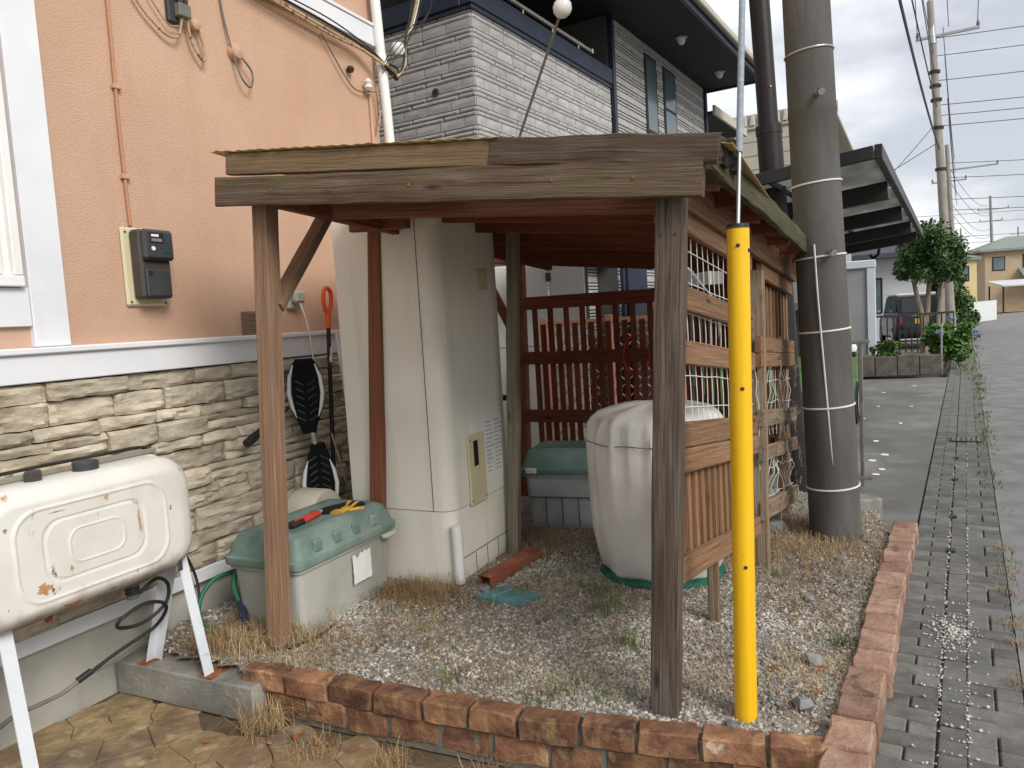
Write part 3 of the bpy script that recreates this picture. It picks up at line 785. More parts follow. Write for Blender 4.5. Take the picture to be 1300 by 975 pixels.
while z < 1.43:
    hgt = random.choice([.065, .085, .10, .115, .135])
    if z + hgt > 1.39: hgt = 1.447 - z
    s = -.95 + random.uniform(-.2, 0)
    while s < 2.5:
        L = random.uniform(.22, .56) if hgt > .07 else random.uniform(.18, .42)
        e = min(2.52, s + L)
        if hgt > .095 and random.random() < .5:
            zm = z + hgt * random.uniform(.4, .6)
            sm = s + (e - s) * random.uniform(.4, .7)
            ledgestone(s, e - .006, z, zm - .004, random.uniform(.022, .045), clad)
            if random.random() < .5:
                ledgestone(s, sm - .006, zm, z + hgt - .005, random.uniform(.022, .05), clad)
                ledgestone(sm, e - .006, zm, z + hgt - .005, random.uniform(.02, .04), clad)
            else: ledgestone(s, e - .006, zm, z + hgt - .005, random.uniform(.022, .05), clad)
        else:
            ledgestone(s, e - .006, z, z + hgt - .005, random.uniform(.02, .055), clad)
        s = e
    z += hgt; r += 1
# white pilaster and window at the left
hb(MB(), -.275, -.108, -.02, .03, 1.607, 5.9, .004).build('pilaster', M['white_paint'], house)
hb(MB(), -1.6, -.277, -.02, .026, 1.70, 1.87, .003).build('window_apron', M['white_paint'], house)
win = hb(MB(), -1.6, -.30, -.05, .02, 1.873, 3.9, .003).build('window', M['vinyl'], house)
hb(MB(), -1.6, -.305, .02, .055, 1.873, 1.92, .004).build('window_sill', M['vinyl'], win)
hb(MB(), -.345, -.305, .02, .05, 1.922, 3.9, .004).build('frame', M['vinyl'], win)
hb(MB(), -.43, -.385, .02, .04, 1.925, 3.9, .004).build('sash', M['vinyl'], win)
hb(MB(), -1.5, -.432, .02, .027, 1.96, 3.9).build('pane', M['glass'], win)
hb(MB(), -1.5, -.387, .041, .055, 2.62, 2.66, .003).build('rail', M['vinyl'], win)
# raking white band below the eaves, gutter and downpipe at the far corner
mb = MB(); hb(mb, 1.25, 2.56, -.02, .05, 3.70, 3.84, .004)
mb.build('fascia_band', M['white_paint'], house)
hb(MB(), 1.25, 2.57, -.02, .06, 3.841, 3.865, .003).build('band_cap', M['white_paint'], house)
dp = MB().tube([HW.P(2.47, .075, 5.2), HW.P(2.505, .075, 4.05), HW.P(2.56, .075, 3.2), HW.P(2.62, .075, 2.2), HW.P(2.66, .075, .1)], .038, 14).build('downpipe', M['vinyl'], house, smooth=50)
for zz, ss in ((3.6, 2.533), (2.75, 2.585)):
    MB().tube([HW.P(ss - .003, .075, zz + .04), HW.P(ss + .003, .075, zz - .04)], .043, 14).build('pipe_collar', M['vinyl'], dp, smooth=50)
MB().tube(arc([HW.P(.277, .012, 4.2), HW.P(.277, .012, 3.29), HW.P(.272, .012, 2.7), HW.P(.279, .012, 2.19)], 6), .009, 8).build('conduit', M['conduit_orange'], house, smooth=50)
for zz in (2.86, 2.42): hb(MB(), .255, .30, .0, .025, zz, zz + .022, .003).build('conduit_clip', M['stucco'], house)
MB().tube([HW.P(2.44, .012, 3.35), HW.P(2.455, .012, 1.62)], .012, 8).build('wall_conduit', M['stucco'], house)

o = hb(MB(), .975, 1.09, .0, .055, 1.606, 1.745, .004).build('wood_block', M['w_grey_side']); tag(o, 'weathered wood block standing on the white ledge behind the left post', 'block')
# electricity meter
me_ = thing('electricity_meter', HW.P(.35, 0, 1.79), 'dark grey electricity meter on a cream backing board on the orange wall', 'meter')
hb(MB(), .215, .455, 0, .022, 1.785, 2.18, .012).build('backing_board', M['cream_plastic'], me_)
body = hb(MB(), .25, .43, .022, .10, 1.82, 2.165, .012).build('body', M['meter_brown'], me_)
hb(MB(), .252, .432, .10, .135, 2.01, 2.163, .014).build('display_housing', M['meter'], me_)
hb(MB(), .262, .405, .1, .118, 1.825, 1.965, .01).build('terminal_cover', M['meter'], me_)
hb(MB(), .285, .365, .1355, .138, 2.095, 2.145, .001).build('display', M['black_plastic'], body)
hb(MB(), .292, .335, .138, .1395, 2.125, 2.137).build('digits', M['paper'], body)
hb(MB(), .292, .352, .138, .1395, 2.101, 2.116).build('print', M['alu'], body)
MB().lathe([(.011, 0), (.011, .004)], HW.P(.30, .135, 2.066), 12, (HW.u, Z, HW.n)).build('button', M['vinyl'], body)
MB().lathe([(.011, 0), (.011, .004)], HW.P(.385, .135, 2.058), 12, (HW.u, Z, HW.n)).build('indicator', M['net_green'], body)
MB().lathe([(.012, 0), (.012, .004)], HW.P(.285, .118, 1.945), 12, (HW.u, Z, HW.n)).build('screw', M['black_plastic'], body)
for ss, zz in ((.235, 2.155), (.437, 1.80), (.235, 1.805)): MB().lathe([(.006, 0), (.005, .004)], HW.P(ss, .022, zz), 8, (HW.u, Z, HW.n)).build('screw', M['black_plastic'], me_)

# cable entry fittings high on the wall
cf = thing('cable_bracket', HW.P(.68, 0, 3.3), 'dark grey cable terminal plate with hanging tan cables high on the orange wall', 'cable fitting')
hb(MB(), .63, .70, 0, .03, 3.30, 3.9, .006).build('plate', M['meter'], cf)
for ss in (.675, .715):
    MB().tube([HW.P(ss, .06, 3.9), HW.P(ss + .005, .06, 3.46), HW.P(ss + .01, .055, 3.34)], .014, 8).build('cable', M['cable'], cf, smooth=60)
hb(MB(), .665, .745, .03, .075, 3.33, 3.40, .006).build('clamp', M['cable_grey'], cf)
MB().tube(arc([HW.P(.20, .02, 3.95), HW.P(.38, .03, 3.42), HW.P(.55, .03, 3.24), HW.P(.66, .04, 3.22), HW.P(.70, .05, 3.33)], 8), .007, 8).build('cable', M['cable_tan'], cf, smooth=60)
MB().tube(arc([HW.P(.33, .02, 3.95), HW.P(.45, .03, 3.5), HW.P(.60, .03, 3.29), HW.P(.68, .04, 3.28)], 8), .004, 6).build('cable', M['cable_tan'], cf, smooth=60)
MB().tube(arc([HW.P(.73, .05, 3.34), HW.P(.76, .04, 3.22), HW.P(.83, .04, 3.14), HW.P(.84, .04, 3.22), HW.P(.80, .04, 3.33)], 8), .008, 8).build('cable', M['cable_tan'], cf, smooth=60)
MB().lathe([(.02, 0), (.035, .02), (.03, .045), (.012, .055)], HW.P(.80, .0, 3.33), 12, (HW.u, Z, HW.n)).build('knob', M['stucco'], cf, smooth=40)
ce = thing('cable_entry_cap', HW.P(1.08, 0, 3.2), 'small round pink cable cap with a looped wire on the orange wall', 'cable fitting')
MB().lathe([(.05, 0), (.052, .02), (.04, .045), (.015, .055)], HW.P(1.10, .0, 3.27), 14, (HW.u, Z, HW.n)).build('cap', M['stucco'], ce, smooth=40)
MB().tube(arc([HW.P(1.0, .015, 4.1), HW.P(1.02, .015, 3.55), HW.P(1.06, .03, 3.28), HW.P(1.10, .05, 3.12), HW.P(1.17, .05, 3.08), HW.P(1.19, .05, 3.17), HW.P(1.12, .05, 3.235)], 8), .006, 8).build('wire', M['cable_grey'], ce, smooth=60)
# bundle of cables below the white band, to the insulator
cb = thing('cable_bundle', HW.P(1.8, .05, 3.6), 'sagging bundle of black and tan cables under the white fascia band', 'cables')
for k, (dz, m_, r_) in enumerate(((0, 'cable_tan', .013), (.03, 'cable', .008), (-.03, 'cable_tan', .009), (.05, 'cable', .005))):
    MB().tube(arc([HW.P(.8, .05 + .01 * k, 3.74 + dz), HW.P(1.3, .06 + .008 * k, 3.685 + dz * .8), HW.P(1.9, .06 + .01 * k, 3.65 + dz * 1.2), HW.P(2.3, .06 + .01 * k, 3.63 + dz * .6), HW.P(2.5, .12, 3.56 + dz * .3)], 10), r_, 8).build('cable', M[m_], cb, smooth=60)
MB().tube(arc([HW.P(1.9, .03, 3.62), HW.P(2.15, .03, 3.38), HW.P(2.28, .03, 3.33), HW.P(2.46, .05, 3.36)], 8), .005, 6).build('wire', M['cable_grey'], cb, smooth=60)
MB().lathe([(.02, -.02), (.03, 0), (.02, .02)], HW.P(2.2, .03, 3.46), 10).build('splice', M['cable'], cb, smooth=40)
MB().lathe([(.012, -.05), (.034, -.03), (.022, -.01), (.034, .012), (.012, .035)], HW.P(2.38, .05, 3.4), 12).build('insulator', M['porcelain'], cb, smooth=40)
MB().tube(arc([HW.P(2.47, .06, 3.4), HW.P(2.5, .05, 3.2), HW.P(2.47, .04, 3.08), HW.P(2.51, .05, 3.22)], 8), .007, 8).build('cable', M['cable_tan'], cb, smooth=60)
# the service cables leaving the corner
dl = thing('service_cable_insulator', HW.P(2.75, .25, 3.4), 'white ball insulator with drooping service cables beside the white downpipe', 'insulator')
ic = HW.P(2.80, .06, 3.76)
MB().lathe([(.012, -.055), (.045, -.045), (.058, -.015), (.058, .015), (.045, .045), (.012, .055)], ic, 16).build('ball', M['porcelain'], dl, smooth=40)
for k in range(5):
    q = .012 * k
    MB().tube(arc([HW.P(2.5, .12 + q, 3.55), HW.P(2.60, .12 + q, 3.50 + q), HW.P(2.70, .10, 3.50 + q), HW.P(2.79 + q, .10, 3.64), HW.P(2.82 + q * .6, .12, 3.84), HW.P(2.88 + q, .16 + q, 4.1), HW.P(3.0, .4 + 2 * q, 5.2)], 8), .006 + .002 * (k % 3), 8).build('cable', M[('cable', 'cable', 'cable_tan', 'wire_white', 'cable')[k]], dl, smooth=60)
for k in range(3):
    MB().tube(arc([HW.P(2.5, .1, 3.5 + .02 * k), HW.P(2.6, .16, 3.62 + .05 * k), HW.P(2.8, .2, 3.85 + .03 * k), HW.P(3.0, .28, 4.15), HW.P(3.1, .5, 5.2)], 8), .004, 6).build('wire', M['cable'], dl, smooth=60)
# outlet box and its lead
ob = thing('outlet_box', HW.P(1.3, 0, 1.75), 'weathered grey outdoor socket box with a lead on the orange wall', 'socket')
hb(MB(), 1.36, 1.475, 0, .035, 1.755, 1.875, .01).build('base', M['grey_box'], ob)
hb(MB(), 1.375, 1.47, .035, .085, 1.79, 1.87, .015).build('cover', M['grey_box'], ob)
MB().tube(arc([HW.P(1.42, .07, 1.79), HW.P(1.435, .09, 1.70), HW.P(1.45, .10, 1.6), HW.P(1.47, .10, 1.42)], 8), .006, 8).build('lead', M['wire_white'], ob, smooth=60)

# ------------------------------------------------------------------ timber shelter
sh = thing('timber_shelter', (.4, 4.2, .1), 'rickety open timber shelter with slatted side and mossy roof boards', 'shelter')
# roof plane through front-left, front-right and rear-right eaves
A_, B_, C_ = Vector((-1.25, 3.46, 2.405)), Vector((.715, 2.545, 2.165)), Vector((2.15, 5.45, 1.945))
rn_ = (B_ - A_).cross(C_ - A_).normalized()
def rz(p, d=0.0): return A_.z - ((p[0] - A_.x) * rn_.x + (p[1] - A_.y) * rn_.y) / rn_.z + d
def rp_(p, d=0.0): return Vector((p[0], p[1], rz(p, d)))
def tb(name, p0, p1, w, h, m, up=Z, seg=6, wob=.003, ch=.005, parent=sh):
    mb = MB(); mb.beam(p0, p1, w, h, up, ch, seg, wob); return mb.build(name, M[m], parent, smooth=35)
# posts
tb('post', (-1.205, 3.56, .02), (-1.07, 3.50, 2.25), .088, .082, 'w_postl', FT.n, 10)
tb('post', (.505, 2.745, .02), (.60, 2.70, 2.03), .102, .085, 'w_postr', FT.n, 12, .005)
tb('post', SD.P(1.835, .012, .0), SD.P(1.93, .012, 1.80), .085, .085, 'w_grey_side', FT.n, 8)
tb('post', SD.P(.94, -.045, .06), SD.P(.95, -.045, .72), .05, .05, 'w_grey_side', FT.n, 5)
tb('post', SD.P(3.02, -.05, .0), SD.P(3.02, -.03, 1.85), .08, .08, 'w_side', FT.n, 8)
tb('post', (-.05, 4.86, .05), (.065, 4.86, 2.21), .07, .07, 'w_mid', FT.n, 12, .009)
tb('post', (.065, 6.43, .02), (.115, 6.41, 2.12), .09, .09, 'w_red2', FT.n, 8)
tb('post', HW.P(1.24, .655, .05), HW.P(1.24, .655, 2.26) + Vector((.145, 0, 0)), .09, .05, 'w_red2', HW.u, 8, .002)
# front beams
def fp(s, off, z): return FT.P(s, off, z)
tb('front_beam', fp(-.03, .085, 2.253), fp(2.13, .085, 2.033), .045, .125, 'w_beam', Z, 16, .006)
tb('fascia_board', fp(.045, .082, 2.365), fp(1.352, .082, 2.222), .04, .092, 'w_tan', Z, 10, .004)
tb('fascia_board', fp(1.356, .084, 2.226), fp(2.185, .084, 2.121), .045, .098, 'w_beam_r', Z, 14, .012)
tb('inner_beam', fp(.5, -.07, 2.145), fp(1.96, -.07, 2.005), .04, .11, 'w_red2', Z, 6)
tb('side_plate', Vector((-1.06, 3.47, 2.235)), HW.P(1.16, .83, 2.215), .045, .11, 'w_red2', Z, 5)
tb('cross_beam', HW.P(1.155, .72, 2.21), HW.P(1.155, 1.1, 2.195), .05, .12, 'w_red2', Z, 4)
tb('brace', Vector((-1.075, 3.53, 1.72)), Vector((-.915, 4.0, 2.2)), .045, .085, 'w_postl', HW.n, 5)
br = MB().box(fp(1.16, .02, 2.118), (.045, .05, .07), (FT.u, FT.n, Z), .006).build('hinge_bracket', M['black_plastic'], sh)
for s_, t_ in ((.3, .109), (1.9, .109), (1.0, .109), (1.6, .109)):
    MB().lathe([(.006, 0), (.005, .003)], fp(s_, t_, 2.253 - .1019 * s_), 8, (FT.u, Z, FT.n)).build('nail', M['rust'], sh)
for s_ in (2.0, 2.05): MB().lathe([(.006, 0), (.005, .004)], fp(s_ - .03, .052, 1.86), 8, (FT.u, Z, FT.n)).build('nail', M['black_plastic'], sh)
# side plate, rails, slats on the street side
def srail(name, s0, z0, s1, z1, h, t=.035, w=.032, m='w_side', seg=6):
    return tb(name, SD.P(s0, t, z0), SD.P(s1, t, z1), w, h, m, Z, seg, .003)
srail('side_plate', -.03, 2.085, 3.0, 1.815, .135, .06, .04)
srail('rail', .06, 1.99, 1.63, 1.832, .095)
srail('rail', 1.90, 1.80, 3.0, 1.70, .085)
srail('rail', .06, 1.676, 1.63, 1.514, .098)
srail('rail', .06, 1.460, 1.63, 1.293, .098)
srail('rail', .06, 1.137, 1.63, 0.948, .1)
srail('rail', .06, 1.036, 1.63, 0.837, .097)
srail('rail', .045, .618, 1.63, 0.378, .1)
srail('rail', 1.80, 1.382, 3.02, 1.292, .088)
srail('rail', 1.80, 1.293, 3.02, 1.203, .086, m='w_side')
srail('rail', 1.80, .958, 3.04, .812, .098, m='w_grey_side')
srail('rail', 1.80, .750, 3.04, .602, .09, m='w_grey_side')
srail('rail', 1.80, .415, 3.04, .245, .11, m='w_grey_side')
k = 0
s = .075
while s < 1.60:      # vertical slats of the lower front bay: proud and set-back boards in turn
    zt, zb_ = 1.0 - .128 * s, .6 - .153 * s
    tb('slat', SD.P(s, (.006, -.014)[k % 2], zb_), SD.P(s, (.006, -.014)[k % 2], zt), .018, .047, 'w_side' if k % 2 == 0 else 'w_mid', SD.u, 2, .001, .002)
    s += .053; k += 1
s = 1.95
while s < 3.0:
    tb('slat', SD.P(s, (.004, -.014)[k % 2], 1.26), SD.P(s, (.004, -.014)[k % 2], 1.75 - .09 * (s - 1.9)), .018, .052, 'w_side', SD.u, 2, .001, .002)
    s += .061; k += 1
def wire_panel(s0, s1, top, bot, nh, wav):
    mb = MB(); s = s0
    while s <= s1:
        pts_ = []
        zt, zb_ = top(s), bot(s)
        for i in range(7):
            f = i / 6; z_ = zb_ + (zt - zb_) * f
            pts_.append(SD.P(s + wav * noise.noise(Vector((s * 5, f * 3, 1))), .012 + wav * noise.noise(Vector((s * 3, f * 4, 9))), z_))
        mb.tube(pts_, .0022, 5); s += .094
    for i in range(nh):
        f = (i + .5) / nh
        pts_ = [SD.P(s0 + (s1 - s0) * q / 8, .018 + wav * noise.noise(Vector((q, i, 4))), bot(s0 + (s1 - s0) * q / 8) + f * (top(s0 + (s1 - s0) * q / 8) - bot(s0 + (s1 - s0) * q / 8)) + wav * noise.noise(Vector((q * .6, i, 8)))) for q in range(9)]
        mb.tube(pts_, .0023, 5)
    return mb.build('wire_mesh', M['wire_white'], sh, smooth=60)
wire_panel(.09, 1.70, lambda s: 1.95 - .1 * s, lambda s: 1.19 - .12 * s, 6, .008)
wire_panel(1.84, 3.0, lambda s: 1.36 - .073 * s, lambda s: .85 - .13 * (s - 1.8), 3, .03)
wire_panel(1.84, 3.0, lambda s: .72 - .12 * (s - 1.8), lambda s: .4 - .137 * (s - 1.8), 2, .05)
MB().tube(arc([SD.P(.1, .02, 1.86), SD.P(.5, .022, 1.76), SD.P(1.0, .02, 1.62), SD.P(1.7, .02, 1.55)], 6), .004, 6).build('loose_wire', M['wire_white'], sh, smooth=60)
# rear fence panel
def rr_(s, t, z): return RE.P(s, -t, z)
for z_, m_ in ((1.72, 'w_red'), (1.265, 'w_red'), (.78, 'w_red')):
    tb('rail', rr_(-.02, .03, z_), rr_(2.16, .03, z_ + .01), .03, .105, m_, Z, 6)
k = 0; s = .03
while s < 2.05:
    tb('slat', rr_(s, -.004, .35), rr_(s + .004, -.004, 1.70 if k % 2 == 0 else 1.55), .02, .044, 'w_red', RE.u, 2, .001, .002)
    s += .07; k += 1
tb('rear_beam', rr_(-.15, .02, 1.86), rr_(2.5, .02, 2.165), .045, .125, 'w_red', Z, 8)
tb('brace', rr_(2.20, .0, 1.5), rr_(2.52, .0, 2.16), .06, .07, 'w_red', RE.n, 4)
# purlins carried out to the mossy barge board
rh, rv = FT.u, SD.u
e0 = fp(.02, 0, 0); 
for d_ in (.35, .75, 1.15, 1.55, 1.95, 2.35, 2.85):
    a_ = SD.P(d_, .19, 0); b_ = a_ - FT.u * 2.12
    tb('purlin', rp_(a_, -.055), rp_(b_, -.055), .045, .085, 'w_red' if d_ > .4 else 'w_side', Z, 5)
for s_ in (.12,):
    a_ = fp(s_, -.02, 0); b_ = a_ + SD.u * 3.0
    tb('rafter', rp_(a_, -.14), rp_(b_, -.14), .045, .09, 'w_red', Z, 5)
bb = tb('barge_board', rp_(SD.P(.09, .215, 0), -.025), rp_(SD.P(3.1, .215, 0), -.035), .035, .105, 'w_moss', Z, 22, .012)
mb = MB()
for k in range(5):
    rough_box(mb, rp_(SD.P(.17 + .05 * k, .235 + random.uniform(-.012, .012), 0), random.uniform(.0, .05)), (.08, .055, .08), (SD.u, SD.n, Z), .008, .012)
mb.build('charred_end', M['soot'], bb, smooth=40)
# corrugated roofing sheets
def corr(s0, s1, d0, d1, name):
    mb = MB(); nx_ = int((s1 - s0) / .0105); ny_ = 8
    for j in range(ny_ + 1):
        for i in range(nx_ + 1):
            s_ = s0 + (s1 - s0) * i / nx_; p = FT.P(s_, -(d0 + (d1 - d0) * j / ny_), 0)
            jag = .0 if 0 < j else .012 * noise.noise(Vector((s_ * 14, 0, 0)))
            p = p + FT.n * jag
            v = rp_(p, .02 + .002 * math.sin(s_ * 2 * math.pi / .063)); mb.V.append(tuple(v)); mb.G.append((s_, j * .3, 0))
    w = nx_ + 1
    for j in range(ny_):
        for i in range(nx_): mb.F.append((j * w + i, j * w + i + 1, (j + 1) * w + i + 1, (j + 1) * w + i))
    o = mb.build(name, M['sheet'], sh, smooth=70)
    so = o.modifiers.new('thick', 'SOLIDIFY'); so.thickness = .002
corr(-.04, 1.40, -.115, 3.1, 'roof_sheet')
corr(1.405, 2.2, .1, 3.1, 'roof_sheet')
# pink ring hanging on the rear fence
rg = MB(); 
c_ = rr_(1.12, .055, 1.27); ring = [c_ + RE.u * (.105 * math.sin(a)) + Z * (.16 * math.cos(a)) for a in [R(200) + R(320) * k / 30 for k in range(31)]]
rg.tube(ring, .006, 8); o = rg.build('plastic_hoop', M['red_plastic'], smooth=60); tag(o, 'thin red plastic hoop hanging on the red rear fence', 'hoop')

# ------------------------------------------------------------------ water heater cylinder cabinet
wh = thing('water_heater', HW.P(1.65, .82, .08), 'tall cream water heater cabinet standing under the timber shelter', 'water heater')
S0, S1, T0, T1 = 1.285, 2.045, .47, 1.178
def rrect(s0, s1, t0, t1, z, r_, n=6):
    out = []
    for (cs, ct, a0) in ((s1 - r_[1], t1 - r_[1], 0), (s0 + r_[0], t1 - r_[0], 90), (s0 + .01, t0 + .01, 180), (s1 - .01, t0 + .01, 270)):
        rr2 = {0: r_[1], 90: r_[0]}.get(a0, .01)
        for k in range(n + 1):
            a = R(a0 + 90 * k / n); out.append(HW.P(cs + rr2 * math.cos(a), ct + rr2 * math.sin(a), z))
    return out
rad = (.085, .03)
b = MB(); b.loft([rrect(S0, S1, T0, T1, z_, rad) for z_ in (.52, 1.2, 2.0, 2.25)]); b.build('cabinet', M['cream_metal'], wh, smooth=30)
b = MB(); b.loft([rrect(S0 + .004, S1 - .004, T0 + .004, T1 - .004, z_, rad) for z_ in (.09, .515)]); b.build('leg_cover', M['cream_metal'], wh, smooth=30)
hb(MB(), S0 - .002, S0 + .002, T1 - .126, T1 - .122, .52, 2.24).build('panel_seam', M['seam'], wh)
for ss in (S0 + .25, S0 + .4, S0 + .55): hb(MB(), ss, ss + .003, T1 - .004, T1 - .001, .10, .21).build('panel_seam', M['seam'], wh)
hb(MB(), S0 + .09, S1 - .03, T1 - .005, T1 - .001, .215, .219).build('panel_seam', M['seam'], wh)
pn = hb(MB(), S0 + .21, S0 + .42, T1, T1 + .016, .50, .93, .012).build('access_panel', M['cream_plastic'], wh)
hb(MB(), S0 + .27, S0 + .325, T1 + .016, T1 + .018, .735, .89).build('window', M['glass_dark'], pn)
for ss, zz in ((S0 + .23, .90), (S0 + .4, .53), (S0 + .23, .53)): MB().lathe([(.006, 0), (.005, .003)], HW.P(ss, T1 + .016, zz), 8, (HW.u, Z, HW.n)).build('screw', M['seam'], pn)
hb(MB(), S0 + .47, S0 + .60, T1, T1 + .012, 1.80, 1.93, .004).build('bracket_cover', M['cream_plastic'], wh)
lb = hb(MB(), S0 + .455, S0 + .70, T1, T1 + .0015, .63, .985).build('rating_label', M['paper'], wh)
for k in range(13):
    zz = .975 - k * .026
    for q in range(2):
        hb(MB(), S0 + .465 + q * .12, S0 + .465 + q * .12 + random.uniform(.05, .11), T1 + .0018, T1 + .0026, zz - .004, zz).build('print_line', M['cable_grey'] if k not in (6, 11) else M['seam'], lb)
hb(MB(), S0 + .25, S0 + .42, T1, T1 + .0015, .935, 1.0).build('rating_label', M['paper'], wh)
MB().tube([HW.P(S0 + .01, T1 + .015, .1), HW.P(S0 + .01, T1 + .015, .36), HW.P(S0 + .008, T1 + .012, .44)], .032, 12).build('drain_pipe', M['vinyl'], wh, smooth=50)
# ribbed black pipe cover behind it
pts_ = [HW.P(S1 + .12, 1.06, .15 + k * .012) for k in range(146)]
o = MB().tube(pts_, [.034 if k % 2 else .028 for k in range(146)], 10).build('flexible_duct', M['black_plastic'], smooth=0)
tag(o, 'ribbed black flexible duct standing behind the cream water heater', 'duct')

# ------------------------------------------------------------------ kerosene tank on legs
tk = thing('oil_tank', HW.P(-.45, .4, -.1), 'rust spotted white oil tank on pale steel legs by the stone wall', 'oil tank')
ts0, ts1, tt0, tt1, tz0, tz1 = -.95, .05, .27, .565, .57, 1.085
def tank_ring(t, inset, n=7, iz=None):
    out = []; rc = .135
    iz = inset if iz is None else iz
    s0, s1, z0, z1 = ts0 + inset, ts1 - inset, tz0 + iz, tz1 - iz
    r_ = min(max(.03, rc - inset * .22), (z1 - z0) * .38)
    for (cs, cz, a0) in ((s1 - r_, z1 - r_, 0), (s0 + r_, z1 - r_, 90), (s0 + r_, z0 + r_, 180), (s1 - r_, z0 + r_, 270)):
        for k in range(n + 1):
            a = R(a0 + 90 * k / n); out.append(HW.P(cs + r_ * math.cos(a), t, cz + r_ * math.sin(a)))
    return out
b = MB()
prof = [(tt0, .07), (tt0 + .012, .035), (tt0 + .035, .012), (tt0 + .07, 0), (tt1 - .075, 0), (tt1 - .045, .01), (tt1 - .02, .03), (tt1 - .006, .055), (tt1, .08),
        (tt1 + .012, .088), (tt1 + .012, .096), (tt1 - .002, .103), (tt1 - .002, .142), (tt1 - .014, .15), (tt1 - .014, .178), (tt1 - .002, .186), (tt1 - .002, .2)]
prof = [(t_, i_, i_) for t_, i_ in prof[:7]] + [(tt1 - .006, .055, .045), (tt1, .09, .06), (tt1, .094, .0615)]
def ridge(i_, z_, d_, w_=.007):
    return [(tt1, i_ - .003, z_ - .0025), (tt1, i_, z_), (tt1 + d_, i_ + w_, z_ + w_ * .8), (tt1 + d_, i_ + w_ * 1.8, z_ + w_ * 1.5), (tt1, i_ + w_ * 2.8, z_ + w_ * 2.3), (tt1, i_ + w_ * 3.2, z_ + w_ * 2.6)]
prof += ridge(.165, .075, .006) + ridge(.275, .132, -.006) + ridge(.375, .185, .004, .005)
b.loft([tank_ring(t_, i_, 7, z_) for t_, i_, z_ in prof])

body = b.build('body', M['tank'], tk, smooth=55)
# weld flange round the middle
b = MB(); rgs = []
for t_, e in ((tt0 + .10, 0), (tt0 + .10, -.014), (tt0 + .106, -.014), (tt0 + .106, 0)): rgs.append(tank_ring(t_, e))
b.loft(rgs, cap=False); b.build('weld_flange', M['tank'], body, smooth=30)
b = MB(); hb(b, -.985, .0, tt0 + .105, tt0 + .118, tz1 + .008, tz1 + .03, .004); b.build('top_rail', M['tank'], body)
MB().lathe([(.05, 0), (.052, .03), (.046, .038), (.01, .04)], HW.P(-.36, .40, tz1), 16).build('filler_cap', M['meter'], body, smooth=40)
MB().lathe([(.034, 0), (.034, .035), (.028, .042)], HW.P(-.58, .40, tz1 - .002), 6).build('gauge_cap', M['meter_brown'], body)
hb(MB(), -.076, -.052, tt1 - .024, tt1 - .014, .565, .70, .003).build('level_strip', M['meter'], body)
def rust(s_, z_, w, h, t_, drips):
    rs = random.Random(int(s_ * 1000)); pts_ = []
    for k in range(22):
        a = 2 * math.pi * k / 22; q = rs.uniform(.55, 1.15)
        pts_.append(HW.P(s_ + math.cos(a) * w * .5 * q * (.55 if math.sin(a) < -.3 else 1), t_ + .0002, z_ + math.sin(a) * h * .5 * q))
    b = MB(); b.prism(pts_, HW.n * .0016); b.build('rust_patch', M['rust_stain'], body)
rust(-.397, .985, .022, .035, tt1 - .001, 1); rust(-.605, .978, .075, .006, tt1 - .001, 2)
rust(-.572, .745, .014, .03, tt1 - .001, 1); rust(-.685, .70, .07, .05, tt1 - .0005, 2)
rust(-.10, .865, .012, .03, tt1 - .001, 1); rust(-.80, .955, .016, .025, tt1 - .001, 1)
b = MB(); b.tube([HW.P(-.62, tt1 - .016, .612), HW.P(-.57, tt1 - .016, .604), HW.P(-.54, tt1 - .017, .606)], [.004, .009, .005], 6); b.build('rust_patch', M['rust'], body)
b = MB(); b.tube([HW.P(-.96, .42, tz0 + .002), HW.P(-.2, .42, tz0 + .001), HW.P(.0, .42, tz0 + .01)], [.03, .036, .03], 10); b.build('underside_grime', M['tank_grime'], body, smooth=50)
b = MB(); b.tube([HW.P(-.22, .42, tz0 + .02), HW.P(-.22, .42, tz0 - .09)], [.028, .026], 10)
v = b.build('strainer_cup', M['glass'], body, smooth=40)
MB().tube([HW.P(-.22, .42, tz0 - .035), HW.P(-.22, .42, tz0 - .07)], .03, 10).build('cup_collar', M['black_plastic'], v, smooth=40)
MB().tube([HW.P(-.27, .42, tz0 - .01), HW.P(-.2, .42, tz0 - .01)], .014, 8).build('valve', M['rust'], body, smooth=40)
MB().tube([HW.P(-.6, .43, tz0), HW.P(-.6, .43, tz0 - .045)], [.02, .012], 8).build('drain_plug', M['rust'], body, smooth=40)
def angle_leg(p0, p1, d1, d2):
    p0 = Vector(p0); p1 = Vector(p1); mb = MB()
    mb.prism([p0, p0 + d1 * .052, p0 + d1 * .052 + d2 * .005, p0 + d1 * .005 + d2 * .005, p0 + d1 * .005 + d2 * .05, p0 + d2 * .05], p1 - p0)
    return mb.build('leg', M['leg_steel'], tk)
for s_, zb_ in ((.015, .06), (-.79, -.1)):
    angle_leg(HW.P(s_ + .03, .46, tz0 + .03), HW.P(s_ + .0, .605, zb_), HW.u * -1, HW.n * -1)
    angle_leg(HW.P(s_ + .03, .36, tz0 + .03), HW.P(s_ + .02, .185, zb_), HW.u * -1, HW.n)
    hb(MB(), s_ - .06, s_ + .05, .56, .65, zb_, zb_ + .004).build('foot_plate', M['rust'], tk)
    hb(MB(), s_ - .06, s_ + .05, .16, .23, zb_, zb_ + .004).build('foot_plate', M['rust'], tk)
fo = MB(); rough_box(fo, HW.P(.05, .455, -.022), (.90, .20, .166), (HW.n, HW.u * -1, Z), .008, .004, 8)
o = fo.build('concrete_footing', M['footing'], smooth=40); tag(o, 'stained concrete block carrying the legs of the white oil tank', 'footing')
